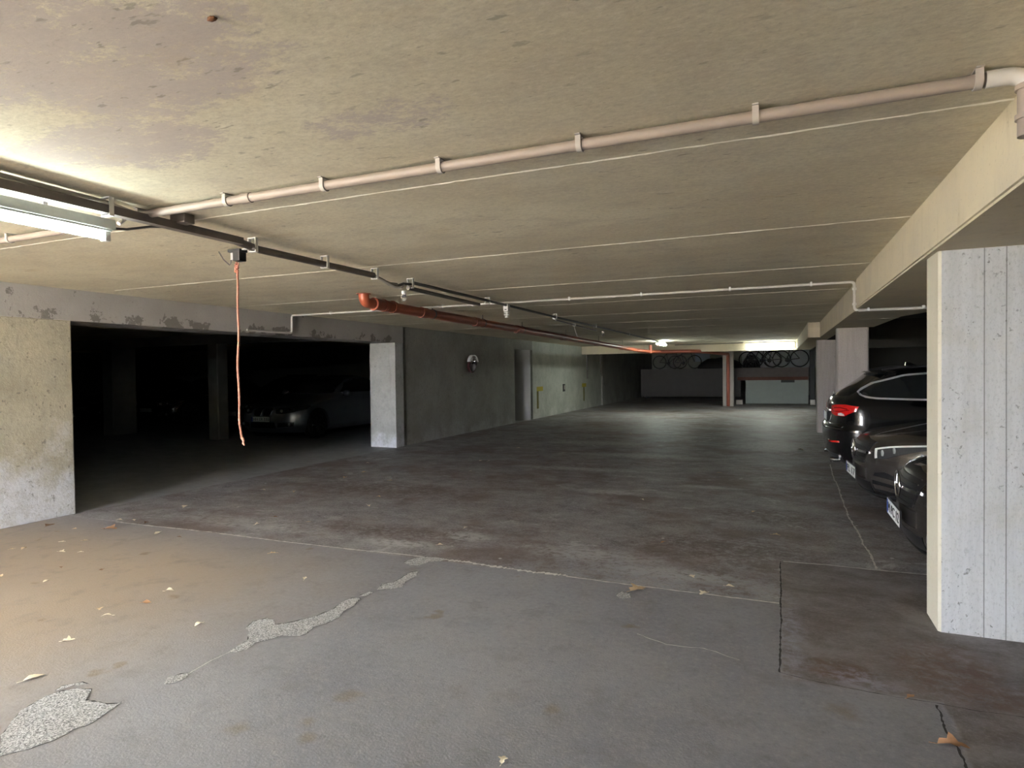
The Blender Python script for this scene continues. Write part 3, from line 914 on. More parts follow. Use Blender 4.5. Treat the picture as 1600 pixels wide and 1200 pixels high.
lt = lamp('fluorescent_lamp', 'lit fluorescent strip lamp at the upper left below the cable rail', (-3.34, 0.80), (-3.34, 2.30), 2.30, 0, M_TUBE)
for y in (0.2, 1.15):
    link('bracket', box(-0.012, 0.012, y, y + 0.02, 2.295, H_CEIL), M_STEEL, lt)
link('cable', tube([(0, 1.50, 2.26), (0.01, 1.58, 2.27), (0.06, 1.68, 2.30), (0.10, 1.75, 2.31)], 0.007, 8), M_CABLE, lt)
l2 = lamp('fluorescent_lamp', 'far lit strip lamp under the ceiling seen nearly end-on beside the drain pipe', (-3.42, 19.5), (-3.42, 20.9), 2.36, 0, M_TUBE2, wide=True)
link('bracket', box(-0.012, 0.012, 0.3, 0.32, 2.355, H_CEIL), M_STEEL, l2)
l3 = lamp('fluorescent_lamp', 'long bright strip lamp on the far cross beam at the right', (-0.98, 22.78), (0.50, 22.78), 2.22, 0, M_TUBE3, axis='X', wide=True)
link('bracket', box(0.3, 0.34, 0, 0.175, 2.15, 2.19), M_STEEL, l3)
t = thing('cable_loop', 'thin dark cable framing the strip lamp on the far cross beam', 'cable')
link('cable', tube(rounded([(-3.4, 22.90, 2.34), (0.53, 22.90, 2.36), (0.53, 22.90, 2.13)], 0.06, 5), 0.014, 8), M_CABLE, t, auto=40)

# white porcelain hanger with bare lamp holder below the white conduit
t = thing('bulb_holder', 'white stacked lamp holder hanging from the white conduit by the cable rail', 'lamp holder', (-3.31, 7.62, 0))
link('bracket', box(-0.06, 0.03, -0.03, 0.03, H_CEIL - 0.03, H_CEIL, 0.004), M_ENAMEL, t)
link('body', box(-0.035, 0.035, -0.035, 0.035, 2.255, 2.35, 0.008), M_ENAMEL, t)
link('slot', box(-0.014, 0.014, -0.037, -0.033, 2.27, 2.282), M_BLACKP, t)
link('ribbed_sleeve', lathe([(0.012, 2.256), (0.04, 2.250), (0.04, 2.235), (0.02, 2.230), (0.02, 2.222), (0.038, 2.216), (0.038, 2.203), (0.018, 2.197), (0.018, 2.19), (0.026, 2.184), (0.026, 2.170), (0.01, 2.166)], 'Z', 20), M_ENAMEL, t, auto=40)
for (x, y, nm) in ((-3.36, 5.22, 'glass'), ):
    t = thing('bulb_holder', 'small white lamp holder with a clear bulb under the slack cable', 'lamp holder', (x, y, 0))
    link('socket', lathe([(0.018, 2.255), (0.022, 2.25), (0.022, 2.225), (0.016, 2.22)], 'Z', 16), M_ENAMEL, t, auto=40)
    gl = NT('clear_bulb_glass'); gl.out((0.95, 0.95, 0.93), 0.05); gl.b.inputs['Transmission Weight'].default_value = 0.9
    link('bulb', lathe([(0.012, 2.222), (0.026, 2.20), (0.030, 2.18), (0.022, 2.160), (0.006, 2.152)], 'Z', 20), gl.m, t, smooth=True)
    link('wire', tube([(0.02, 0, 2.23), (0.022, 0, 2.19)], 0.005, 6), M_CABLE, t)
t = thing('bulb_holder', 'tiny white lamp holder with a dangling white wire before the drain pipe', 'lamp holder', (-3.40, 10.9, 0))
link('socket', lathe([(0.028, 2.315), (0.03, 2.31), (0.03, 2.265), (0.022, 2.26)], 'Z', 16), M_ENAMEL, t, auto=40)
link('wire', tube([(0, 0, 2.26), (0.02, 0, 2.18), (0.05, 0.02, 2.08)], 0.006, 6), M_CONDUIT_W, t, auto=40)
t = thing('bulb_holder', 'faint grey lamp holder farthest along the cable line', 'lamp holder', (-3.50, 13.3, 0))
link('socket', lathe([(0.03, 2.315), (0.03, 2.27), (0.02, 2.26)], 'Z', 16), M_CLIP, t, auto=40)
link('bulb', lathe([(0.018, 2.262), (0.03, 2.23), (0.02, 2.20), (0.006, 2.196)], 'Z', 16), M_CONDUIT_W, t, smooth=True)

# orange-brown drain pipe
def zpipe(y): return 2.285 - (y - 5.75) * (2.285 - 2.13) / 15.0


XP = -4.40
R = 0.0625
t = thing('drain_pipe', 'orange-brown plastic drain pipe slung under the ceiling to the far column', 'pipe')
y0 = 6.02
link('elbow', tube(rounded([(XP - 0.02, y0, H_CEIL), (XP - 0.02, y0, 2.275), (XP, y0 + 0.22, 2.275)], 0.085, 8), 0.060, 24), M_RED, t, auto=50)
link('ceiling_flange', lathe([(0.082, H_CEIL - 0.008), (0.082, H_CEIL)], 'Z', 24, (XP - 0.02, y0, 0)), M_RED2, t, auto=40)
link('socket', tube([(XP, y0 + 0.17, 2.276), (XP, y0 + 0.36, 2.274)], 0.070, 24), M_RED2, t, auto=40)
for dy in (0.17, 0.36, 0.55):
    link('collar', tube([(XP, y0 + dy - 0.012, 2.275), (XP, y0 + dy + 0.012, 2.275)], 0.0765, 24), M_RED, t, auto=40)
link('socket', tube([(XP, y0 + 0.40, 2.274), (XP, y0 + 0.62, 2.272)], 0.070, 24), M_RED2, t, auto=40)
link('pipe', tube([(XP, 6.3, 2.273), (XP + 0.02, 21.4, 2.13)], R, 24), M_RED, t, auto=40)
link('bend', tube(rounded([(XP + 0.02, 21.3, 2.13), (XP + 0.03, 22.72, 2.115), (-2.6, 22.74, 2.10), (-1.82, 25.80, 2.04)], 0.35, 8), R * 0.95, 20), M_RED, t, auto=50)
link('downpipe', tube(rounded([(-1.83, 25.75, 2.04), (-1.81, 25.87, 2.04), (-1.81, 25.87, 0.0)], 0.05, 5), R, 20), M_RED2, t, auto=50)
link('branch', tube([(-3.95, 21.2, 2.02), (-3.95, 21.2, 2.30)], 0.05, 18), M_RED, t, auto=40)
link('branch', tube([(XP, 20.9, 2.13), (-3.95, 21.2, 2.08), (-3.7, 21.6, 2.09)], 0.05, 16), M_RED, t, auto=50)
for y in (7.3, 8.9, 10.6, 13.2, 16.0, 18.8):
    z = 2.273 - (y - 6.3) * 0.0095
    link('coupling', tube([(XP + 0.002, y - 0.07, z), (XP + 0.002, y + 0.07, z)], 0.0715, 24), M_RED2, t, auto=40)
    bm = bmesh.new()
    bm_tube(bm, [(XP, y + 0.25, z + 0.06), (XP, y + 0.25, H_CEIL)], 0.006, 8)
    bm_lathe(bm, [(0.069, y + 0.235), (0.069, y + 0.265)], 'Y', 24, 0, (XP, 0, z))
    link('hanger', bm, M_CABLE, t, auto=40)


# ------------------------------------------------------------------ things on the left wall
t = thing('convex_mirror', 'small round convex mirror with dark red rim on the left wall', 'mirror', (WALL_X + 0.05, 13.52, 1.65), 0)
mir = NT('mirror_glass'); mir.out((0.35, 0.33, 0.36), 0.06, 1.0)
rm = simple('dark_red_rim', (0.07, 0.010, 0.012), 0.4)
bm = bmesh.new()
prof = []
for k in range(9):
    a = k / 8
    prof.append((0.175 * math.sin(a * PI / 2) + 0.001, 0.06 + 0.05 * math.cos(a * PI / 2)))
prof = prof + [(0.176, 0.03), (0.05, 0.0)]
bm_lathe(bm, prof[:9] + [(0.176, 0.055)], 'X', 36)
o1 = link('mirror_face', bm, mir.m, t, auto=50)
bm = bmesh.new()
bm_lathe(bm, [(0.16, 0.0), (0.205, 0.01), (0.205, 0.062), (0.172, 0.068), (0.172, 0.03)], 'X', 36)
o2 = link('rim', bm, rm, t, auto=40)
bm = bmesh.new()
rings = []
for xx in (0.004, 0.10):
    for rr in ((0.212, 0.222) if xx < 0.05 else (0.222, 0.212)):
        rings.append([bm.verts.new((xx, rr * math.cos(a), rr * math.sin(a))) for a in [math.radians(15 + 150 * k / 24) for k in range(25)]])
for a, b in ((0, 1), (1, 2), (2, 3), (3, 0)):
    for k in range(24): bm.faces.new((rings[a][k], rings[a][k + 1], rings[b][k + 1], rings[b][k]))
for k in (0, 24): bm.faces.new([rings[i][k] for i in range(4)])
# white cap plate added to imitate a bright reflection on the dome's upper third
cap = []
for i in range(9):
    z = 0.075 + (0.212 - 0.075) * i / 8
    hw = math.sqrt(max(1e-5, 0.212 ** 2 - z * z))
    cap.append([bm.verts.new((0.075 + 0.03 * (1 - (z / 0.212) ** 2), hw * (j / 6 - 1), z)) for j in range(13)])
for a, b in zip(cap, cap[1:]):
    for k in range(12): bm.faces.new((a[k], a[k + 1], b[k + 1], b[k]))
link('white_reflection_hood', bm, simple('white_reflection_enamel', (0.90, 0.90, 0.90), 0.3), t, auto=40)
o3 = link('wall_bracket', tube([(-0.055, 0, 0), (0.01, 0, 0)], 0.02, 10), M_STEEL, t)
for o in (o1, o2): o.rotation_euler = (0, math.radians(8), math.radians(0))

for (y, lab, bent) in ((18.35, 'yellow painted mark with long stem on the left wall, nearer one', 1), (23.2, 'yellow painted mark with long stem on the left wall, farther one', 0)):
    t = thing('painted_mark', lab, 'wall mark', (WALL_X, y, 0))
    link('head', box(0, 0.004, -0.25, 0.30, 0.84, 0.98), M_YELLOW, t)
    link('stem', box(0, 0.004, (-0.25 if bent else -0.08), (-0.10 if bent else 0.06), 0.30, 0.85), simple('dull_olive_paint', (0.13, 0.11, 0.02), 0.8), t)
t = thing('wall_plate', 'small dark rectangular plate between the two yellow wall marks', 'plate', (WALL_X, 20.75, 0.88))
link('plate', box(0, 0.02, -0.11, 0.11, -0.13, 0.13, 0.004), M_BLACKP, t)
link('inset', box(0.02, 0.024, -0.03, 0.07, -0.06, 0.08), M_CLIP, t)
t = thing('wall_cable', 'dark cable running down the left wall near the cross beam', 'cable')
link('cable', tube([(WALL_X + 0.02, 23.6, 2.10), (WALL_X + 0.02, 23.62, 1.15)], 0.03, 8), M_CABLE, t)
t = thing('wall_cable', 'dark thicker cable hanging at the dark corner of the left wall', 'cable')
link('cable', tube([(WALL_X + 0.03, 25.6, 2.30), (WALL_X + 0.03, 25.65, 1.6), (WALL_X + 0.05, 25.95, 0.85)], 0.05, 8), M_CABLE, t, auto=40)

# lump on the ceiling
bm = bmesh.new()
bmesh.ops.create_icosphere(bm, subdivisions=3, radius=1)
for v in bm.verts:
    k = 1 + 0.25 * math.sin(v.co.x * 5) * math.cos(v.co.y * 6)
    v.co = Vector((v.co.x * 0.014 * k, v.co.y * 0.009 * k, v.co.z * 0.006))
o = link('mud_nest', bm, simple('dried_mud', (0.14, 0.055, 0.02), 0.9, 0, 0.4, 90), smooth=True, loc=(-1.35, 1.21, H_CEIL - 0.003))
tag(o, 'tiny dark brown lump stuck on the ceiling at the upper left', 'nest')

# ------------------------------------------------------------------ cars
def pchip(pts):
    xs = [p[0] for p in pts]; ys = [p[1] for p in pts]
    n = len(xs)
    h = [xs[i + 1] - xs[i] for i in range(n - 1)]
    d = [(ys[i + 1] - ys[i]) / h[i] for i in range(n - 1)]
    m = [0.0] * n
    m[0] = d[0]; m[-1] = d[-1]
    for i in range(1, n - 1):
        if d[i - 1] * d[i] <= 0: m[i] = 0.0
        else:
            w1 = 2 * h[i] + h[i - 1]; w2 = h[i] + 2 * h[i - 1]
            m[i] = (w1 + w2) / (w1 / d[i - 1] + w2 / d[i])

    def f(x):
        if x <= xs[0]: return ys[0]
        if x >= xs[-1]: return ys[-1]
        i = 0
        while x > xs[i + 1]: i += 1
        t = (x - xs[i]) / h[i]
        return ((1 + 2 * t) * (1 - t) ** 2 * ys[i] + t * (1 - t) ** 2 * h[i] * m[i] + t * t * (3 - 2 * t) * ys[i + 1] + t * t * (t - 1) * h[i] * m[i + 1])
    return f


class Car:
    """body described by plan outlines at every height; local x runs from the nose (0) to the tail, y sideways"""

    def __init__(s, xf, xr, w, df, dr, nf=2.6, nr=2.8, ztop=1.44, zbot=0.19):
        s.xf, s.xr, s.w, s.df, s.dr = map(pchip, (xf, xr, w, df, dr))
        s.nf, s.nr, s.ztop, s.zbot = nf, nr, ztop, zbot

    def front(s, y, z, off=0.0):
        q = min(0.985, abs(y) / (s.w(z)))
        return (s.xf(z) + s.df(z) * (1 - (1 - q ** s.nf) ** (1 / s.nf)) - off, y, z)

    def rear(s, y, z, off=0.0):
        q = min(0.985, abs(y) / (s.w(z)))
        return (s.xr(z) - s.dr(z) * (1 - (1 - q ** s.nr) ** (1 / s.nr)) + off, y, z)

    def side(s, x, z, sgn, off=0.0):
        w = s.w(z)
        a = (x - s.xf(z)) / s.df(z); b = (s.xr(z) - x) / s.dr(z)
        if a < 1: w *= max(0.02, (1 - (1 - max(a, 0)) ** s.nf)) ** (1 / s.nf)
        if b < 1: w *= max(0.02, (1 - (1 - max(b, 0)) ** s.nr)) ** (1 / s.nr)
        return (x, sgn * (w + off), z)

    def ring(s, z):
        w, xf, xr, df, dr = s.w(z), s.xf(z), s.xr(z), s.df(z), s.dr(z)
        half = []
        K = 16
        for k in range(K + 1):
            a = PI / 2 * k / K
            half.append((xf + df * (1 - math.cos(a) ** (2 / s.nf)), w * math.sin(a) ** (2 / s.nf)))
        x0, x1 = xf + df, xr - dr
        for k in range(1, 12): half.append((x0 + (x1 - x0) * k / 12, w))
        for k in range(K, -1, -1):
            a = PI / 2 * k / K
            half.append((xr - dr * (1 - math.cos(a) ** (2 / s.nr)), w * math.sin(a) ** (2 / s.nr)))
        return [(x, y, z) for x, y in half] + [(x, -y, z) for x, y in half[-2:0:-1]]

    def body(s, wheels, wr):
        bm = bmesh.new()
        zs = []
        z = s.zbot
        while z < s.ztop:
            zs.append(z)
            z += 0.02 if z < s.ztop - 0.06 else 0.006
        zs.append(s.ztop)
        rings = [[bm.verts.new(p) for p in s.ring(z)] for z in zs]
        n = len(rings[0])
        for a, b in zip(rings, rings[1:]):
            for k in range(n):
                bm.faces.new((a[k], a[(k + 1) % n], b[(k + 1) % n], b[k]))
        bm.faces.new(rings[0][::-1])
        bm.faces.new(rings[-1])
        return bm


def strip(fn, top, bot, nu=14, nv=6, off=0.006, thick=0.02):
    """curved panel lying on a car surface; top and bottom edges are polylines in the surface's (u, z)"""
    def resample(P, n):
        P = [Vector(p) for p in P]
        L = [0]
        for a, b in zip(P, P[1:]): L.append(L[-1] + (b - a).length)
        out = []
        for i in range(n + 1):
            d = L[-1] * i / n
            j = 0
            while j < len(P) - 2 and L[j + 1] < d: j += 1
            sgm = L[j + 1] - L[j]
            out.append(P[j].lerp(P[j + 1], (d - L[j]) / sgm if sgm > 0 else 0))
        return out
    T, B = resample(top, nu), resample(bot, nu)
    bm = bmesh.new()
    G, K = [], []
    for j in range(nv + 1):
        G.append([bm.verts.new(fn(*(T[i].lerp(B[i], j / nv)), off)) for i in range(nu + 1)])
        K.append([bm.verts.new(fn(*(T[i].lerp(B[i], j / nv)), off - thick)) for i in range(nu + 1)])
    for j in range(nv):
        for i in range(nu):
            bm.faces.new((G[j][i], G[j][i + 1], G[j + 1][i + 1], G[j + 1][i]))
            bm.faces.new((K[j][i], K[j + 1][i], K[j + 1][i + 1], K[j][i + 1]))
    for i in range(nu):
        bm.faces.new((G[0][i], K[0][i], K[0][i + 1], G[0][i + 1]))
        bm.faces.new((G[nv][i], G[nv][i + 1], K[nv][i + 1], K[nv][i]))
    for j in range(nv):
        bm.faces.new((G[j][0], G[j + 1][0], K[j + 1][0], K[j][0]))
        bm.faces.new((G[j][nu], K[j][nu], K[j + 1][nu], G[j + 1][nu]))
    bmesh.ops.remove_doubles(bm, verts=bm.verts[:], dist=0.0004)
    return bm


def band(fn, path, w, off=0.008, thick=0.02, nu=None):
    """moulding of width w along a path in (u, z)"""
    P = [Vector(p) for p in path]
    T, B = [], []
    for i, p in enumerate(P):
        t = (P[min(i + 1, len(P) - 1)] - P[max(i - 1, 0)]).normalized()
        n = Vector((-t.y, t.x))
        T.append(p + n * w / 2); B.append(p - n * w / 2)
    return strip(fn, T, B, nu or max(8, 4 * len(P)), 1, off, thick)


def paint(name, col, metal=0.6, rough=0.32):
    t = NT(name)
    fl = t.noise(900, 2)
    t.out(t.mix(fl, tuple(c * 0.8 for c in col), tuple(c * 1.2 for c in col)), rough, metal)
    t.b.inputs['Coat Weight'].default_value = 1.0
    t.b.inputs['Coat Roughness'].default_value = 0.04
    return t.m


M_GLASS = simple('dark_car_glass', (0.012, 0.013, 0.014), 0.05, 0, 0.1, 5)
M_CHROME = simple('chrome_trim', (0.80, 0.80, 0.82), 0.12, 1.0, 0.03, 10)
M_SATIN = simple('satin_metal_trim', (0.50, 0.49, 0.47), 0.45, 0.3)
M_TYRE = simple('tyre_rubber', (0.02, 0.02, 0.021), 0.8, 0, 0.2, 60)
M_RIM = simple('alloy_rim', (0.35, 0.35, 0.36), 0.3, 1.0)
M_GRILLE = simple('black_grille', (0.012, 0.012, 0.013), 0.35)
M_LENS = simple('headlamp_lens', (0.5, 0.53, 0.54), 0.08, 0.2, 0.3, 40)
M_DRL = simple('white_lamp_strip', (0.80, 0.80, 0.78), 0.25)
M_LENSD = simple('headlamp_interior', (0.06, 0.062, 0.065), 0.1, 0.3, 0.3, 60)
M_PLATE = simple('white_plate', (0.80, 0.80, 0.78), 0.4, 0, 0.03, 20)
M_PLTXT = simple('black_plate_lettering', (0.015, 0.015, 0.015), 0.5)
M_BLUE = simple('blue_plate_band', (0.02, 0.06, 0.35), 0.5)
M_TAIL = simple('red_tail_lens', (0.62, 0.012, 0.012), 0.12, 0, 0.25, 25, coat=0.6)
M_TAIL.node_tree.nodes['Principled BSDF'].inputs['Specular IOR Level'].default_value = 0.8


def text_mesh(s, size, mat, name='lettering'):
    cu = bpy.data.curves.new('txt', 'FONT')
    cu.body = s; cu.size = size; cu.extrude = 0.0015
    cu.align_x = 'CENTER'; cu.align_y = 'CENTER'
    ob = bpy.data.objects.new('txt', cu)
    COL.objects.link(ob)
    bpy.context.view_layer.update()
    dg = bpy.context.evaluated_depsgraph_get()
    me = bpy.data.meshes.new_from_object(ob.evaluated_get(dg))
    bpy.data.objects.remove(ob)
    me.materials.clear(); me.materials.append(mat)
    o = bpy.data.objects.new(name, me)
    COL.objects.link(o)
    return o


def plate(parent, x, z, text, facing=-1, name='number_plate'):
    """number plate standing on the bumper, facing local -x (front) or +x (rear)"""
    bm = box(-0.26, 0.26, -0.006, 0.006, -0.055, 0.055, 0.002)
    p = link(name, bm, M_PLATE, parent)
    p.location = (x, 0, z)
    p.rotation_euler = (0, 0, -PI / 2 if facing < 0 else PI / 2)
    link('plate_band', box(-0.256, -0.216, -0.0075, -0.005, -0.050, 0.050), M_BLUE, p)
    bm = bmesh.new()
    bm_box(bm, -0.262, 0.262, -0.004, 0.007, -0.060, -0.055); bm_box(bm, -0.262, 0.262, -0.004, 0.007, 0.055, 0.060)
    bm_box(bm, -0.266, -0.26, -0.004, 0.007, -0.060, 0.060); bm_box(bm, 0.26, 0.266, -0.004, 0.007, -0.060, 0.060)
    link('plate_frame', bm, M_BLACKP, p)
    if text:
        o = text_mesh(text, 0.105, M_PLTXT)
        o.parent = p
        w = max(v.co.x for v in o.data.vertices) - min(v.co.x for v in o.data.vertices)
        sx = 0.44 / w
        o.scale = (sx, 0.92, 1)
        o.location = (0.02, -0.0075, -0.002)
        o.rotation_euler = (PI / 2, 0, 0)
    return p


def wheel(parent, x, y, r, sgn, name='wheel'):
    w = 0.21
    bm = bmesh.new()
    bm_lathe(bm, [(r * 0.62, -w / 2), (r * 0.9, -w / 2), (r, -w / 2 + 0.03), (r, w / 2 - 0.03), (r * 0.9, w / 2), (r * 0.62, w / 2)], 'Y', 40)
    ty = link(name, bm, M_TYRE, parent, auto=40)
    ty.location = (x, y, r)
    bm = bmesh.new()
    e = sgn * (w / 2)
    bm_lathe(bm, [(r * 0.66, e - sgn * 0.01), (r * 0.66, e + sgn * 0.004), (r * 0.60, e + sgn * 0.004), (r * 0.58, e - sgn * 0.03)], 'Y', 40)
    for k in range(10):
        a = 2 * PI * k / 10
        d = Vector((math.cos(a), 0, math.sin(a)))
        bm_tube(bm, [d * 0.03 + Vector((0, e - sgn * 0.008, 0)), d * r * 0.62 + Vector((0, e - sgn * 0.004, 0))], [0.022, 0.014], 8)
    bm_lathe(bm, [(0.045, e - sgn * 0.03), (0.045, e + sgn * 0.004), (0.03, e + sgn * 0.008)], 'Y', 20)
    link('rim', bm, M_RIM, ty, auto=40)


def finish_body(car, t, bm, wheels, wr, mat):
    body = link('body', bm, mat, t, smooth=True)
    bmc = bmesh.new()
    for x in wheels:
        for sgn in (-1, 1):
            ymid = sgn * (car.w(0.4))
            bm_lathe(bmc, [(wr + 0.045, ymid - 0.28), (wr + 0.045, ymid + 0.28)], 'Y', 40, 0, (x, 0, wr))
    bmesh.ops.recalc_face_normals(bmc, faces=bmc.faces)
    me = bpy.data.meshes.new('cut'); bmc.to_mesh(me); bmc.free()
    cut = bpy.data.objects.new('cut', me)
    COL.objects.link(cut)
    md = body.modifiers.new('arches', 'BOOLEAN')
    md.operation = 'DIFFERENCE'; md.object = cut; md.solver = 'EXACT'
    bpy.context.view_layer.update()
    cut.matrix_world = Matrix.Identity(4)
    body.parent = None
    bpy.context.view_layer.update()
    dg = bpy.context.evaluated_depsgraph_get()
    new = bpy.data.meshes.new_from_object(body.evaluated_get(dg))
    body.modifiers.clear()
    body.data = new
    for p in new.polygons: p.use_smooth = True
    try: new.set_sharp_from_angle(angle=math.radians(38))
    except Exception: pass
    body.parent = t
    bpy.data.objects.remove(cut)
    for x in wheels:
        for sgn in (-1, 1):
            wheel(t, x, sgn * (car.w(0.4) - 0.115), wr, sgn)
    return body


def star_badge(parent, x, z, r):
    bm = bmesh.new()
    n = 36
    bm_tube(bm, [(0, r * math.cos(2 * PI * k / n), r * math.sin(2 * PI * k / n)) for k in range(n + 1)], r * 0.09, 8, caps=False)
    for k in range(3):
        a = PI / 2 + 2 * PI * k / 3
        bm_tube(bm, [(0, 0, 0), (0, r * math.cos(a) * 0.97, r * math.sin(a) * 0.97)], [r * 0.17, r * 0.03], 8)
    o = link('badge', bm, M_CHROME, parent, auto=50)
    o.location = (x, 0, z)
    return o


def mirror_part(parent, x, y, z, mat, sgn):
    bm = bmesh.new()
    bmesh.ops.create_uvsphere(bm, u_segments=20, v_segments=12, radius=1)
    for v in bm.verts:
        v.co = Vector((v.co.x * 0.065, v.co.y * 0.105, v.co.z * 0.070))
        if v.co.x > 0.035: v.co.x = 0.035
    o = link('wing_mirror', bm, mat, parent, smooth=True)
    o.location = (x, y + sgn * 0.12, z)
    link('mirror_foot', tube([(0, -sgn * 0.12, -0.05), (0, -sgn * 0.03, -0.03)], 0.022, 10), M_BLACKP, o)


# ---- front-facing compact with star grille (two variants)
def star_car(label, loc, rz, mat, L, wide, kind, text, roof=1.44, seed=0):
    W = wide / 2
    xf = [(0.18, 0.10), (0.25, 0.035), (0.36, 0.0), (0.48, 0.0), (0.60, 0.015), (0.68, 0.045), (0.73, 0.10), (0.78, 0.24), (0.84, 0.52), (0.90, 0.84), (0.96, 1.10), (1.00, 1.24), (1.15, 1.52), (1.30, 1.84), (1.38, 2.08), (roof, 2.5)]
    xr = [(0.18, L - 0.15), (0.30, L - 0.02), (0.50, L), (0.80, L - 0.04), (0.98, L - 0.12), (1.10, L - 0.25), (1.25, L - 0.45), (1.36, L - 0.62), (roof, L - 1.1)]
    w = [(0.18, W - 0.07), (0.30, W - 0.01), (0.55, W), (0.75, W - 0.01), (0.92, W - 0.04), (1.0, W - 0.09), (1.2, W - 0.19), (1.36, W - 0.28), (1.42, W - 0.40), (roof, W - 0.52)]
    df = [(0.18, 0.72), (0.5, 0.74), (0.72, 0.72), (0.85, 0.60), (1.0, 0.45), (1.3, 0.35), (roof, 0.3)]
    dr = [(0.18, 0.5), (0.9, 0.45), (1.1, 0.4), (roof, 0.3)]
    c = Car(xf, xr, w, df, dr, 2.3, 2.8, roof, 0.17)
    t = thing('parked_car', label, 'car', loc, rz)
    wr = 0.325
    finish_body(c, t, c.body((0.88, L - 0.85), wr), (0.88, L - 0.85), wr, mat)
    F = c.front
    # grille with slats, blade and star
    link('grille', strip(F, [(-0.40, 0.72), (0, 0.745), (0.40, 0.72)], [(-0.31, 0.50), (0, 0.485), (0.31, 0.50)], 24, 8, 0.006, 0.03), M_GRILLE, t, auto=40)
    for k in range(6):
        zz = 0.52 + k * 0.035
        link('slat', band(F, [(-0.33, zz), (0, zz - 0.004), (0.33, zz)], 0.006, 0.012, 0.012, 20), M_BLACKP, t)
    link('grille_blade', band(F, [(-0.37, 0.612), (-0.1, 0.606)], 0.020, 0.022, 0.02, 12), M_CHROME, t)
    link('grille_blade', band(F, [(0.1, 0.606), (0.37, 0.612)], 0.020, 0.022, 0.02, 12), M_CHROME, t)
    star_badge(t, F(0, 0.61)[0] - 0.03, 0.612, 0.088)
    # lamps
    for sg in (-1, 1):
        if kind == 'slim':
            top = [(sg * 0.47, 0.665), (sg * 0.62, 0.705), (sg * 0.78, 0.735), (sg * (W - 0.025), 0.755)]
            bot = [(sg * 0.50, 0.565), (sg * 0.62, 0.585), (sg * 0.76, 0.655), (sg * (W - 0.025), 0.725)]
        else:
            top = [(sg * 0.46, 0.735), (sg * 0.58, 0.765), (sg * 0.72, 0.785), (sg * (W - 0.03), 0.79)]
            bot = [(sg * 0.48, 0.625), (sg * 0.60, 0.62), (sg * 0.74, 0.65), (sg * (W - 0.03), 0.71)]
        hl = link('headlamp', strip(F, top, bot, 20, 6, 0.006, 0.03), M_LENSD, t, auto=40)
        link('lamp_strip', band(F, [(p[0], p[1] - 0.008) for p in top], 0.017, 0.012, 0.012, 20), M_LENS if kind != 'slim' else M_DRL, hl)
        link('lamp_strip', band(F, [(top[0][0] + sg * 0.015, top[0][1] - 0.005), (bot[0][0] + sg * 0.015, bot[0][1] + 0.01)], 0.022, 0.013, 0.012, 6), M_DRL, hl)
        for q, zz in ((0.58, 0.632), (0.67, 0.668)):
            p = F(sg * q, zz if kind == 'slim' else zz + 0.05, 0.010)
            link('projector', lathe([(0.028, -0.012), (0.030, 0.0), (0.016, 0.006)], 'X', 16, (p[0], p[1], p[2])), M_LENS, hl, auto=40)
        # side intakes with two fins
        link('intake', strip(F, [(sg * 0.50, 0.43), (sg * 0.62, 0.455), (sg * 0.77, 0.40)], [(sg * 0.44, 0.255), (sg * 0.6, 0.235), (sg * 0.77, 0.25)], 14, 8, 0.004, 0.03), M_GRILLE, t, auto=40)
        if kind == 'slim':
            for a, b in ((0.385, 0.33), (0.30, 0.262)):
                link('intake_fin', band(F, [(sg * 0.49, a), (sg * 0.62, (a + b) / 2 + 0.02), (sg * 0.70, (a + b) / 2 + 0.01)], 0.045, 0.018, 0.02, 14), mat, t, auto=40)
        else:
            link('intake_fin', band(F, [(sg * 0.40, 0.225), (sg * 0.6, 0.222), (sg * 0.76, 0.24)], 0.022, 0.016, 0.02, 14), M_CHROME, t, auto=40)
    link('lower_grille', strip(F, [(-0.42, 0.33), (0, 0.335), (0.42, 0.33)], [(-0.40, 0.225), (0, 0.215), (0.40, 0.225)], 24, 4, 0.004, 0.03), M_GRILLE, t, auto=40)
    link('splitter', band(F, [(-0.72, 0.205), (0, 0.19), (0.72, 0.205)], 0.022, 0.02, 0.03, 30), M_BLACKP, t)
    plate(t, -0.036, 0.385 if kind == 'slim' else 0.405, text)
    # glass
    link('windscreen', strip(F, [(-0.56, 1.36), (0, 1.375), (0.56, 1.36)], [(-0.70, 1.03), (0, 1.01), (0.70, 1.03)], 20, 8, 0.004, 0.02), M_GLASS, t, auto=40)
    link('rear_window', strip(c.rear, [(-0.5, 1.33), (0.5, 1.33)], [(-0.62, 1.04), (0.62, 1.04)], 16, 8, 0.004, 0.02), M_GLASS, t, auto=40)
    for sg in (-1, 1):
        S = lambda x, z, off=0.0, sg=sg: c.side(x, z, sg, off)
        link('side_window', strip(S, [(1.95, 1.27), (2.35, 1.365), (3.0, 1.365), (L - 0.85, 1.28)], [(1.60, 1.03), (2.3, 1.02), (3.0, 1.02), (L - 0.62, 1.06)], 20, 6, 0.004, 0.02), M_GLASS, t, auto=40)
        mirror_part(t, 1.62, sg * (W - 0.08), 0.99, mat, sg)
    return t


PAINT_DARK = paint('dark_brown_metallic_paint', (0.05, 0.045, 0.041), 0.6, 0.26)
PAINT_GREY = paint('grey_brown_metallic_paint', (0.11, 0.098, 0.09), 0.7, 0.26)
PAINT_BLACK = paint('black_gloss_paint', (0.006, 0.006, 0.007), 0.2, 0.25)
PAINT_SILVER = paint('silver_blue_paint', (0.34, 0.37, 0.43), 0.7, 0.3)

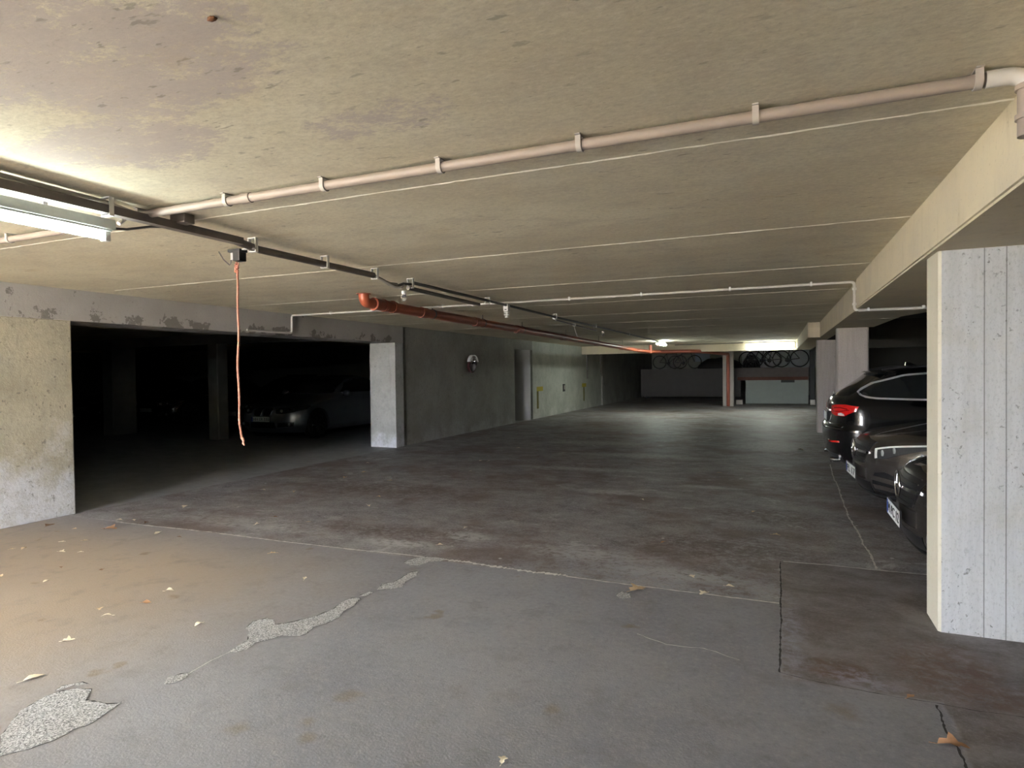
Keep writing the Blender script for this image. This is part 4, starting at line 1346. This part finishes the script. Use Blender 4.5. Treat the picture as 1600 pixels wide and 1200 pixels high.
star_car('dark hatchback nose behind the near column, plate ending PC 12', (0.80, 5.22, 0), 0, PAINT_DARK, 4.4, 1.80, 'round', 'M PC 12', 1.50)
star_car('grey-brown car nose with slim headlamp between two parked cars', (0.735, 7.42, 0), 0.06, PAINT_GREY, 4.4, 1.80, 'slim', 'FL 17', 1.43)


# ---- black estate car, tail towards the drive
def estate(label, loc, rz, mat):
    L = 4.9; W = 0.92; roof = 1.475
    xf = [(0.18, 0.12), (0.3, 0.02), (0.5, 0.0), (0.65, 0.05), (0.75, 0.2), (0.85, 0.6), (0.95, 1.2), (1.0, 1.42), (1.2, 1.8), (1.38, 2.2), (roof, 2.7)]
    xr = [(0.18, L - 0.22), (0.28, L - 0.09), (0.40, L - 0.035), (0.55, L - 0.01), (0.66, L), (0.72, L - 0.05), (0.82, L - 0.065), (0.95, L - 0.07), (1.03, L - 0.10), (1.08, L - 0.16), (1.20, L - 0.32), (1.32, L - 0.48), (1.39, L - 0.56), (1.43, L - 0.75), (roof, L - 1.5)]
    w = [(0.18, W - 0.08), (0.30, W - 0.02), (0.55, W), (0.78, W - 0.01), (0.95, W - 0.035), (1.02, W - 0.07), (1.2, W - 0.155), (1.34, W - 0.235), (1.41, W - 0.32), (roof, W - 0.50)]
    df = [(0.18, 0.7), (0.8, 0.6), (1.0, 0.5), (roof, 0.35)]
    dr = [(0.18, 0.42), (0.6, 0.44), (0.95, 0.40), (1.1, 0.36), (1.3, 0.30), (roof, 0.3)]
    c = Car(xf, xr, w, df, dr, 2.4, 2.4, roof, 0.18)
    t = thing('estate_car', label, 'car', loc, rz)
    wr = 0.335
    finish_body(c, t, c.body((0.85, L - 1.08), wr), (0.85, L - 1.08), wr, mat)
    Rr = c.rear
    for sg in (-1, 1):
        # lamp: one piece on the tailgate, one round the corner
        lp = link('tail_lamp', strip(Rr, [(sg * 0.42, 0.955), (sg * 0.58, 0.975), (sg * 0.76, 0.985), (sg * 0.865, 0.965)], [(sg * 0.40, 0.86), (sg * 0.58, 0.83), (sg * 0.76, 0.83), (sg * 0.865, 0.90)], 20, 6, 0.012, 0.03), M_TAIL, t, auto=40)
        link('lamp_bar', band(Rr, [(sg * 0.52, 0.93), (sg * 0.70, 0.94), (sg * 0.80, 0.925)], 0.012, 0.018, 0.012, 12), simple('dark_red_bar', (0.2, 0.003, 0.003), 0.2), lp)
        link('lamp_bar', band(Rr, [(sg * 0.50, 0.885), (sg * 0.70, 0.89), (sg * 0.82, 0.915)], 0.010, 0.018, 0.012, 12), simple('dark_red_bar', (0.2, 0.003, 0.003), 0.2), lp)
        link('clear_lamp_piece', strip(Rr, [(sg * 0.66, 0.865), (sg * 0.72, 0.875), (sg * 0.76, 0.86)], [(sg * 0.66, 0.838), (sg * 0.72, 0.838), (sg * 0.77, 0.838)], 8, 3, 0.018, 0.012), M_PLATE, lp, auto=40)
        link('reflector', band(Rr, [(sg * 0.40, 0.49), (sg * 0.60, 0.495), (sg * 0.74, 0.505)], 0.022, 0.012, 0.02, 12), M_TAIL, t)
        S = lambda x, z, off=0.0, sg=sg: c.side(x, z, sg, off)
        top = [(2.0, 1.30), (2.5, 1.392), (3.4, 1.392), (4.0, 1.345), (4.35, 1.25), (4.52, 1.15)]
        bot = [(1.72, 1.07), (2.5, 1.055), (3.4, 1.055), (4.0, 1.065), (4.32, 1.075), (4.50, 1.12)]
        link('side_window', strip(S, top, bot, 30, 8, 0.004, 0.02), M_GLASS, t, auto=40)
        loop = [(1.72, 1.065), (2.5, 1.048), (3.4, 1.048), (4.0, 1.056), (4.34, 1.066), (4.47, 1.085), (4.545, 1.13), (4.50, 1.175), (4.36, 1.26), (4.02, 1.352), (3.4, 1.400), (2.5, 1.400), (2.0, 1.31)]
        link('window_trim', band(S, loop, 0.022, 0.010, 0.015, 80), M_SATIN, t, auto=40)
        link('window_pillar', band(S, [(3.38, 1.05), (3.46, 1.395)], 0.07, 0.007, 0.015, 6), M_BLACKP, t)
        link('roof_rail', tube([(2.3, sg * 0.60, 1.43), (2.5, sg * 0.60, 1.465), (4.0, sg * 0.60, 1.455), (4.25, sg * 0.60, 1.42)], 0.014, 8), M_BLACKP, t, auto=40)
        mirror_part(t, 1.85, sg * (W - 0.08), 1.03, mat, sg)
        link('exhaust', tube([(L - 0.18, sg * 0.55, 0.25), (L - 0.06, sg * 0.55, 0.25)], 0.035, 16), M_CHROME, t, auto=40)
        link('door_handle', tube([(2.75, sg * (W + 0.012), 0.90), (2.97, sg * (W + 0.012), 0.90)], 0.012, 8), mat, t)
    link('rear_window', strip(Rr, [(-0.56, 1.355), (0, 1.37), (0.56, 1.355)], [(-0.66, 1.09), (0, 1.075), (0.66, 1.09)], 20, 8, 0.004, 0.02), M_GLASS, t, auto=40)
    # spoiler over the rear window
    bm = bmesh.new()
    pr = []
    for y in [-0.60 + 1.2 * k / 16 for k in range(17)]:
        q = 0.10 * (abs(y) / 0.6) ** 2.4
        pr.append([bm.verts.new((L - 0.86 - q, y, 1.432 - q * 0.15)), bm.verts.new((L - 0.50 - q, y, 1.402 - q * 0.2)), bm.verts.new((L - 0.495 - q, y, 1.388 - q * 0.2)), bm.verts.new((L - 0.80 - q, y, 1.375 - q * 0.2))])
    for a, b in zip(pr, pr[1:]):
        for k in range(4): bm.faces.new((a[k], a[(k + 1) % 4], b[(k + 1) % 4], b[k]))
    bm.faces.new(pr[0]); bm.faces.new(pr[-1][::-1])
    link('roof_spoiler', bm, mat, t, auto=40)
    bm = bmesh.new()
    fin = [(0, 0), (0.16, 0), (0.15, 0.055), (0.10, 0.05)]
    for s in (-0.012, 0.012):
        pass
    a = [bm.verts.new((3.75 + x, -0.02, 1.46 + z)) for x, z in fin]; b = [bm.verts.new((3.75 + x, 0.02, 1.46 + z)) for x, z in fin]
    bm.faces.new(a); bm.faces.new(b[::-1])
    for k in range(4): bm.faces.new((a[k], b[k], b[(k + 1) % 4], a[(k + 1) % 4]))
    link('aerial_fin', bm, mat, t)
    # bumper step, diffuser, plate, wiper
    link('bumper_step', band(Rr, [(-0.78, 0.70), (0, 0.705), (0.78, 0.70)], 0.022, 0.014, 0.04, 30), mat, t, auto=50)
    link('diffuser', strip(Rr, [(-0.70, 0.33), (0, 0.34), (0.70, 0.33)], [(-0.66, 0.20), (0, 0.195), (0.66, 0.20)], 24, 4, 0.006, 0.03), M_BLACKP, t, auto=40)
    plate(t, L - 0.045, 0.80, '', 1)
    link('plate_light_bar', band(Rr, [(-0.30, 0.885), (0.30, 0.885)], 0.022, 0.014, 0.02, 12), M_CHROME, t)
    link('wiper', tube([(L - 0.13, 0.0, 1.06), (L - 0.15, 0.02, 1.09), (L - 0.17, -0.32, 1.11)], 0.010, 8), M_BLACKP, t, auto=40)
    link('windscreen', strip(c.front, [(-0.56, 1.38), (0, 1.39), (0.56, 1.38)], [(-0.72, 1.04), (0, 1.02), (0.72, 1.04)], 20, 8, 0.004, 0.02), M_GLASS, t, auto=40)
    return t


estate('black estate car with red tail lamps backed in before the second column', (0.56 + 4.9, 9.72, 0), PI, PAINT_BLACK)


# ---- saloon with kidney grille in the side room, and the darker cars beside it
def saloon(name, label, loc, rz, mat, text, kidney=True, roof=1.42, clear=True):
    L = 4.5; W = 0.905
    xf = [(0.18, 0.12), (0.26, 0.04), (0.38, 0.0), (0.50, 0.01), (0.60, 0.03), (0.68, 0.07), (0.74, 0.18), (0.80, 0.40), (0.87, 0.80), (0.94, 1.18), (0.98, 1.36), (1.12, 1.62), (1.28, 1.98), (1.36, 2.2), (roof, 2.6)]
    xr = [(0.18, L - 0.15), (0.30, L - 0.02), (0.6, L), (0.85, L - 0.05), (0.98, L - 0.18), (1.02, L - 0.50), (1.06, L - 0.72), (1.2, L - 0.95), (1.34, L - 1.3), (roof, L - 1.75)]
    w = [(0.18, W - 0.07), (0.30, W - 0.01), (0.55, W), (0.78, W - 0.01), (0.93, W - 0.05), (1.0, W - 0.10), (1.2, W - 0.20), (1.34, W - 0.29), (1.40, W - 0.40), (roof, W - 0.5)]
    df = [(0.18, 0.62), (0.6, 0.62), (0.8, 0.55), (1.0, 0.42), (roof, 0.3)]
    dr = [(0.18, 0.5), (0.9, 0.45), (1.1, 0.35), (roof, 0.3)]
    c = Car(xf, xr, w, df, dr, 2.5, 2.8, roof, 0.17)
    t = thing(name, label, 'car', loc, rz)
    wr = 0.325
    finish_body(c, t, c.body((0.80, L - 0.95), wr), (0.80, L - 0.95), wr, mat)
    F = c.front
    for sg in (-1, 1):
        if kidney:
            k = link('kidney_grille', strip(F, [(sg * 0.03, 0.70), (sg * 0.20, 0.705), (sg * 0.245, 0.675)], [(sg * 0.05, 0.555), (sg * 0.17, 0.55), (sg * 0.215, 0.575)], 12, 6, 0.006, 0.03), M_GRILLE, t, auto=40)
            link('grille_surround', band(F, [(sg * 0.045, 0.553), (sg * 0.025, 0.63), (sg * 0.03, 0.708), (sg * 0.12, 0.716), (sg * 0.215, 0.712), (sg * 0.255, 0.675), (sg * 0.225, 0.57), (sg * 0.17, 0.545), (sg * 0.05, 0.55)], 0.014, 0.014, 0.02, 50), M_CHROME, k, auto=40)
        hl = link('headlamp', strip(F, [(sg * 0.33, 0.695), (sg * 0.5, 0.725), (sg * 0.68, 0.745), (sg * (W - 0.03), 0.755)], [(sg * 0.36, 0.60), (sg * 0.5, 0.59), (sg * 0.68, 0.615), (sg * (W - 0.03), 0.68)], 20, 6, 0.006, 0.03), M_LENSD, t, auto=40)
        for q, zz in ((0.48, 0.655), (0.64, 0.675)):
            p = F(sg * q, zz, 0.010)
            link('lamp_ring', lathe([(0.036, -0.012), (0.038, 0.0), (0.02, 0.006)], 'X', 18, p), M_LENS if q < 0.5 else M_CHROME, hl, auto=40)
        link('fog_intake', strip(F, [(sg * 0.42, 0.40), (sg * 0.74, 0.41)], [(sg * 0.40, 0.30), (sg * 0.72, 0.32)], 14, 4, 0.004, 0.03), M_GRILLE, t, auto=40)
        link('fog_lamp', lathe([(0.035, -0.01), (0.035, 0.0)], 'X', 18, F(sg * 0.66, 0.36, 0.012)), M_LENS, t, auto=40)
        S = lambda x, z, off=0.0, sg=sg: c.side(x, z, sg, off)
        link('side_window', strip(S, [(2.05, 1.24), (2.35, 1.335), (2.9, 1.335), (L - 1.2, 1.24)], [(1.72, 1.02), (2.3, 1.01), (3.0, 1.01), (L - 0.95, 1.06)], 20, 6, 0.004, 0.02), M_GLASS, t, auto=40)
        mirror_part(t, 1.75, sg * (W - 0.08), 1.0, mat, sg)
    link('lower_intake', strip(F, [(-0.34, 0.41), (0.34, 0.41)], [(-0.36, 0.28), (0.36, 0.28)], 16, 4, 0.004, 0.03), M_GRILLE, t, auto=40)
    if not kidney:
        link('grille', strip(F, [(-0.32, 0.70), (0, 0.71), (0.32, 0.70)], [(-0.28, 0.58), (0, 0.575), (0.28, 0.58)], 16, 4, 0.006, 0.03), M_GRILLE, t, auto=40)
        link('grille_blade', band(F, [(-0.30, 0.64), (0.30, 0.64)], 0.018, 0.014, 0.02, 16), M_CHROME, t)
    link('bumper_lip', band(F, [(-0.80, 0.235), (0, 0.225), (0.80, 0.235)], 0.03, 0.018, 0.03, 30), mat, t, auto=40)
    plate(t, -0.036, 0.475, text)
    link('windscreen', strip(F, [(-0.55, 1.33), (0, 1.345), (0.55, 1.33)], [(-0.68, 1.01), (0, 0.995), (0.68, 1.01)], 20, 8, 0.004, 0.02), M_GLASS, t, auto=40)
    link('rear_window', strip(c.rear, [(-0.48, 1.32), (0.48, 1.32)], [(-0.62, 1.08), (0.62, 1.08)], 16, 8, 0.004, 0.02), M_GLASS, t, auto=40)
    return t


# nose towards the camera side (-Y): local x -> world +y
saloon('parked_car', 'silver-blue saloon with twin grille in the dark side room, plate LR 333', (-10.50, 10.52, 0), PI / 2, PAINT_SILVER, 'HH LR 333')
saloon('parked_car', 'black car hidden in shadow left of the silver saloon', (-12.95, 11.9, 0), PI / 2, PAINT_BLACK, '', False, 1.45)
saloon('parked_car', 'black car with pale plate between the two dim columns', (-16.85, 12.5, 0), PI / 2, PAINT_BLACK, '', False, 1.45)
saloon('parked_car', 'dark car farthest left in the side room, behind the wide dim column', (-19.9, 12.6, 0), PI / 2, PAINT_DARK, '', False, 1.45)

# ------------------------------------------------------------------ far end: parking lift, wall panels and bicycles
M_SLAB = simple('dark_lift_slab', (0.10, 0.085, 0.08), 0.85, 0, 0.2, 8)
M_PANEL = simple('grey_green_panel', (0.26, 0.285, 0.265), 0.7, 0, 0.12, 4)
M_PANEL_L = simple('dull_grey_panel', (0.13, 0.12, 0.11), 0.85, 0, 0.12, 4)
M_RUST = simple('rusty_steel', (0.10, 0.035, 0.022), 0.7, 0.2, 0.3, 12)
M_DARK = simple('blackened_steel', (0.02, 0.02, 0.02), 0.6)
t = thing('parking_lift', 'right-hand raised parking platform with grey panel below it', 'parking lift', (0, 27.4, 0))
link('platform_edge', box(-1.60, 1.12, 0, 0.12, 1.12, 1.50, 0.006), M_SLAB, t)
link('platform_deck', box(-1.60, 1.12, 0.12, 5.2, 1.40, 1.50), M_SLAB, t)
link('rusty_rail', box(-1.55, 1.10, -0.02, 0.10, 0.99, 1.12), M_RUST, t)
link('panel', box(-1.24, 1.10, 0.05, 0.12, 0.03, 0.99), M_PANEL, t)
link('panel_notch', box(0.10, 0.60, 0.035, 0.05, 0.89, 0.99), M_DARK, t)

link('foot_block', box(-1.60, -1.36, -0.1, 0.2, 0.0, 0.18), M_CONDUIT_W, t)
t = thing('steel_post', 'black steel post right of the raised bicycle platform', 'post', (1.24, 27.5, 0))
link('post', box(-0.09, 0.09, -0.1, 0.2, 0.2, 2.15), M_DARK, t)
link('foot_block', box(-0.08, 0.10, -0.2, 0.1, 0.0, 0.20), M_CONDUIT_W, t)
t = thing('parking_lift', 'left-hand raised parking platform with dull grey front panel', 'parking lift', (0, 32.7, 0))
link('front_panel', box(-6.60, -1.70, 0, 0.10, 0.08, 1.50), M_PANEL_L, t)
link('deck', box(-6.60, -1.70, 0.10, 4.2, 1.42, 1.50), M_SLAB, t)
link('foot', box(-6.4, -6.2, 0.0, 0.2, 0.0, 0.08), M_DARK, t)
link('foot', box(-2.2, -2.0, 0.0, 0.2, 0.0, 0.08), M_DARK, t)


def bicycle(label, loc, rz, mat, lean=0.0, group=None):
    t = thing('bicycle', label, 'bicycle', loc, rz, group)
    t.rotation_euler = (lean, 0, rz)
    r = 0.335
    for x in (0, 1.04):
        bm = bmesh.new()
        n = 36
        bm_tube(bm, [(r * math.cos(2 * PI * k / n), 0, r * math.sin(2 * PI * k / n)) for k in range(n + 1)], 0.022, 8, caps=False)
        w = link('wheel', bm, M_TYRE, t, auto=50)
        w.location = (x, 0, r + 0.022)
        bm = bmesh.new()
        for k in range(14):
            a = 2 * PI * k / 14
            bm_tube(bm, [(0.02 * math.cos(a + 1), 0, 0.02 * math.sin(a + 1)), (r * math.cos(a), 0, r * math.sin(a))], 0.0025, 4)
        bm_lathe(bm, [(0.025, -0.04), (0.025, 0.04)], 'Y', 12)
        link('spokes', bm, M_STEEL, w)
    z = r + 0.022
    bm = bmesh.new()
    bb = (0.46, 0, 0.30); seat = (0.36, 0, 0.80); head = (0.86, 0, 0.78); headl = (0.89, 0, 0.68)
    for a, b in ((bb, seat), (seat, head), (bb, headl), (head, headl), (bb, (0, 0.04, z)), (bb, (0, -0.04, z)), (seat, (0, 0.03, z)), (seat, (0, -0.03, z)), (headl, (1.04, 0.04, z)), (headl, (1.04, -0.04, z))):
        bm_tube(bm, [a, b], 0.016, 8)
    link('frame', bm, mat, t, auto=50)
    bm = bmesh.new()
    bm_tube(bm, [(0.36, 0, 0.80), (0.33, 0, 0.90)], 0.013, 8)
    link('seat_post', bm, M_STEEL, t)
    bm = bmesh.new()
    bm_tube(bm, [(0.20, 0, 0.91), (0.30, 0, 0.92), (0.45, 0, 0.905)], [0.07, 0.05, 0.018], 10)
    link('saddle', bm, M_BLACKP, t, auto=50)
    bm = bmesh.new()
    bm_tube(bm, [(0.86, 0, 0.78), (0.84, 0, 0.90)], 0.014, 8)
    bm_tube(bm, [(0.72, -0.28, 0.93), (0.84, -0.15, 0.92), (0.86, 0, 0.90), (0.84, 0.15, 0.92), (0.72, 0.28, 0.93)], 0.013, 8)
    link('handlebar', bm, M_BLACKP, t, auto=50)
    bm = bmesh.new()
    bm_lathe(bm, [(0.09, -0.012), (0.09, -0.006)], 'Y', 20, 0, bb)
    bm_tube(bm, [(0.46, -0.03, 0.30), (0.46, -0.05, 0.14)], 0.01, 6)
    bm_tube(bm, [(0.46, 0.03, 0.30), (0.46, 0.05, 0.46)], 0.01, 6)
    link('crank', bm, M_DARK, t, auto=50)
    return t


M_BK = simple('black_bike_paint', (0.02, 0.02, 0.022), 0.4)
M_BB = simple('dark_blue_bike_paint', (0.02, 0.03, 0.07), 0.4)
bicycle('dark bicycle at the right end of the right platform, wheel before the post', (0.80, 28.0, 1.502), PI - 0.05, M_BK, 0.05)
bicycle('dark bicycle in the middle of the right platform', (0.12, 28.5, 1.502), PI + 0.08, M_BK, -0.06)
bicycle('dark bicycle leftmost on the right platform, overlapping the next one', (-0.20, 29.0, 1.502), PI - 0.04, M_BB, 0.07)
bicycle('dark bicycle at the left end of the left platform', (-5.75, 33.4, 1.502), 0.1, M_BK, 0.05)
bicycle('dark bicycle in the middle of the left platform, second from its left end', (-5.05, 33.9, 1.502), -0.1, M_BB, -0.05)
# hump under a dark cover on the left platform
bm = bmesh.new()
bmesh.ops.create_uvsphere(bm, u_segments=32, v_segments=16, radius=1)
for v in bm.verts:
    v.co = Vector((v.co.x * 1.15, v.co.y * 0.5, max(0.0, v.co.z) * 0.58 * (1 + 0.06 * math.sin(v.co.x * 9))))
o = link('covered_motorbike', bm, M_DARK, smooth=True, loc=(-2.85, 34.9, 1.50))
tag(o, 'dark rounded bulk under a cover on the left platform beside the bicycles', 'cover')
bm = bmesh.new()
bmesh.ops.create_uvsphere(bm, u_segments=24, v_segments=12, radius=1)
for v in bm.verts:
    v.co = Vector((v.co.x * 0.4, v.co.y * 0.4, max(0.0, v.co.z) * 0.6))
o = link('covered_bundle', bm, M_DARK, smooth=True, loc=(-1.15, 31.0, 1.50))
tag(o, 'small dark bundle on the right platform next to the column', 'bundle')
# pale panel painting a patch of light on the back wall
tag(link('light_patch_panel', box(-4.35, -3.55, 36.9, 37.0, 1.9, 2.36), simple('pale_blue_light_patch', (0.55, 0.62, 0.72), 0.6), None), 'pale blue-white painted light patch on the back wall behind the bicycles', 'panel')
tag(link('back_screen', box(-1.6, 3.1, 31.9, 32.0, 1.50, 2.36), simple('grey_back_wall_render', (0.66, 0.70, 0.69), 0.85, 0, 0.1, 3), None), kind='structure')
bpy.data.objects['back_screen'].name = 'wall_behind_platform'

# ------------------------------------------------------------------ dead leaves
LEAF_MATS = [simple('dry_leaf_tan', (0.58, 0.43, 0.26), 0.8, 0, 0.3, 60), simple('dry_leaf_pale', (0.78, 0.70, 0.54), 0.8, 0, 0.25, 60),
             simple('dry_leaf_brown', (0.20, 0.11, 0.06), 0.8, 0, 0.3, 60), simple('dry_leaf_orange', (0.42, 0.23, 0.12), 0.8, 0, 0.3, 60)]


def leaf_mesh(seed, size, mat, lobes=False):
    r = random.Random(seed)
    lobes = lobes or r.random() < 0.45
    bm = bmesh.new()
    n = 9
    Lf = size; Wd = size * r.uniform(0.17, 0.36)
    curl = r.uniform(0.8, 2.2); bend = r.uniform(-0.5, 0.9)
    mid, lf, rt = [], [], []
    for i in range(n + 1):
        u = i / n
        wv = Wd * math.sin(PI * u ** 0.85) * (1 + (0.55 * math.sin(u * 16) if lobes else 0.10 * math.sin(u * 23)))
        zc = size * 0.16 * bend * math.sin(PI * u)
        rise = abs(wv) * curl * 0.35
        mid.append(bm.verts.new((u * Lf - Lf / 2, 0, zc)))
        lf.append(bm.verts.new((u * Lf - Lf / 2, wv, zc + rise * (0.6 + 0.4 * math.sin(u * 5)))))
        rt.append(bm.verts.new((u * Lf - Lf / 2, -wv, zc + rise * (0.6 + 0.4 * math.cos(u * 4)))))
    for i in range(n):
        bm.faces.new((mid[i], mid[i + 1], lf[i + 1], lf[i]))
        bm.faces.new((rt[i], rt[i + 1], mid[i + 1], mid[i]))
    bm_tube(bm, [(-Lf / 2 - size * 0.25, 0.003, 0.0), (-Lf / 2, 0, mid[0].co.z)], 0.0012, 5)
    zmin = min(v.co.z for v in bm.verts)
    for v in bm.verts: v.co.z += -zmin + 0.0036
    bmesh.ops.remove_doubles(bm, verts=bm.verts[:], dist=0.0001)
    return bm


LEAVES = [(-6.58, 3.84), (-6.19, 3.83), (-5.82, 3.48), (-5.48, 3.28), (-5.98, 3.19), (-5.89, 3.22), (-5.33, 3.33), (-5.67, 3.58), (-5.86, 3.95), (-6.13, 4.23), (-5.99, 4.28), (-5.76, 4.25), (-5.27, 3.99), (-4.96, 3.96), (-4.65, 4.58), (-4.26, 4.83), (-3.79, 3.87), (-5.04, 3.01), (-4.68, 3.08), (-4.8, 2.76), (-3.78, 2.94), (-3.9, 2.55), (-3.75, 2.49), (-3.72, 2.73), (-3.11, 2.6), (-3.6, 2.18), (-3.31, 1.84), (-5.24, 2.71), (-6.25, 3.7), (-3.1, 3.48), (-6.06, 4.93), (-5.98, 5.99), (-5.51, 6.02), (-5.62, 7.58), (-6.13, 8.37), (-5.56, 7.08), (-4.13, 5.65), (-4.32, 6.11), (-4.72, 4.89), (-4.55, 10.98), (-4.5, 9.2), (-4.33, 9.18), (-4.17, 8.2), (-4.83, 7.11), (-3.76, 9.92), (-3.71, 13.15), (-3.12, 14.19), (-0.78, 9.16), (-0.24, 6.76), (-0.02, 5.87), (-0.9, 5.3), (-1.41, 6.98), (-2.69, 5.17), (-2.62, 4.57), (-0.86, 4.1), (-0.45, 4.17), (-0.3, 4.37), (-0.56, 4.49), (0.35, 12.11), (0.92, 11.19 - 0.5), (-0.95, 2.1), (0.61, 2.82), (0.53, 3.18)]
SPECIAL = {
    31: (0.07, 1, 'pale leaf midway along the lit floor before the dark opening'),
    36: (0.06, 1, 'pale leaf on the drive to the right of the rope end, alone'),
    39: (0.08, 1, 'pale leaf farthest down the left half of the drive, by the grey wall'),
    40: (0.08, 1, 'left leaf of the close pair on the drive below the round wall mirror'),
    41: (0.07, 1, 'right leaf of the close pair on the drive below the round wall mirror'),
    42: (0.06, 1, 'leaf just in front of the close pair below the round wall mirror'),
    45: (0.07, 1, 'left one of the two farthest leaves in the middle of the drive'),
    46: (0.07, 1, 'right one of the two farthest leaves in the middle of the drive'),
    47: (0.07, 0, 'tan leaf right of the middle of the drive, level with the estate car tail'),
    48: (0.07, 0, 'tan leaf on the drive left of the crack, level with the plate reading PC 12'),
    49: (0.07, 0, 'tan leaf just above the corner of the brown floor bay'),
    50: (0.06, 3, 'pinkish brown leaf in the middle of the brown-stained part of the drive'),
    51: (0.06, 1, 'small pale flake beside a scuff in the centre of the drive'),
    53: (0.05, 1, 'pale flake just above the broken joint edge, left of centre'),
    55: (0.07, 1, 'pale leaf on the right half of the joint, midway to the brown bay'),
    56: (0.06, 1, 'pale leaf close above the right end of the joint'),
    57: (0.06, 1, 'pale flake above the joint, right of the crumpled lobed leaf'),
    59: (0.07, 0, 'leaf on the drive under the tail of the black estate car'),
    0: (0.12, 2, 'dark brown curled leaf at the foot of the left wall'),
    8: (0.13, 3, 'long orange-tan leaf just before the floor joint near the left wall end'),
    14: (0.055, 1, 'small pale leaf just past the floor joint, right of the dark opening'),
    12: (0.09, 1, 'pale leaf close before the left end of the floor joint'),
    25: (0.06, 1, 'pale curled leaf alone on the tan floor above the big broken patch'),
    26: (0.09, 1, 'long narrow pale leaf nearest the big broken patch at lower left'),
    30: (0.13, 1, 'largest tan leaf lying in the lit floor before the dark opening'),
    52: (0.06, 1, 'pale leaf in the middle of the drive above the jagged joint'),
    54: (0.13, 0, 'crumpled tan lobed leaf on the floor joint at centre right'),
    58: (0.14, 1, 'thin pale curved leaf far down the drive before the black estate'),
    60: (0.05, 1, 'white leaf at the bottom edge of the floor, near the centre'),
    61: (0.11, 3, 'orange-brown leaf on the dark crack at the lower right'),
    62: (0.055, 3, 'small pinkish leaf at the edge of the brown floor bay'),
    23: (0.06, 3, 'small reddish leaf on the tan floor left of the broken strip'),
    16: (0.07, 0, 'tan leaf just before the floor joint, right of the wall-foot scatter'),
}
for i, (x, y) in enumerate(LEAVES):
    if i in SPECIAL:
        size, mi, lab = SPECIAL[i]
        grp = None
    else:
        size = rnd.uniform(0.045, 0.085) if y > 4 else rnd.uniform(0.035, 0.07)
        mi = rnd.choice((0, 1, 1, 0, 2))
        if y < 4.4 and x < -4.9: lab, grp = 'small dry leaf scattered near the foot of the left wall', 'leaves by the left wall'
        elif y < 4.15: lab, grp = 'small dry leaf on the tan near floor before the joint', 'leaves on the near floor'
        elif x < -4.0 and y < 8.5: lab, grp = 'small dry leaf on the darker floor before the side opening', 'leaves before the side opening'
        else: lab, grp = 'small dry leaf on the dark drive beyond the floor joint', 'leaves on the drive'
    if size > 0.1 and i in (54, 61): bmx = leaf_mesh(i, size, None, True)
    else: bmx = leaf_mesh(i, size, None)
    o = link('dead_leaf', bmx, LEAF_MATS[mi], None, smooth=True, loc=(x, y, 0))
    o.rotation_euler = (0, 0, rnd.uniform(0, 2 * PI) if i not in (8, 58, 26, 61) else {8: 0.3, 58: 2.6, 26: 1.3, 61: 0.1}[i])
    tag(o, lab, 'leaf', grp)
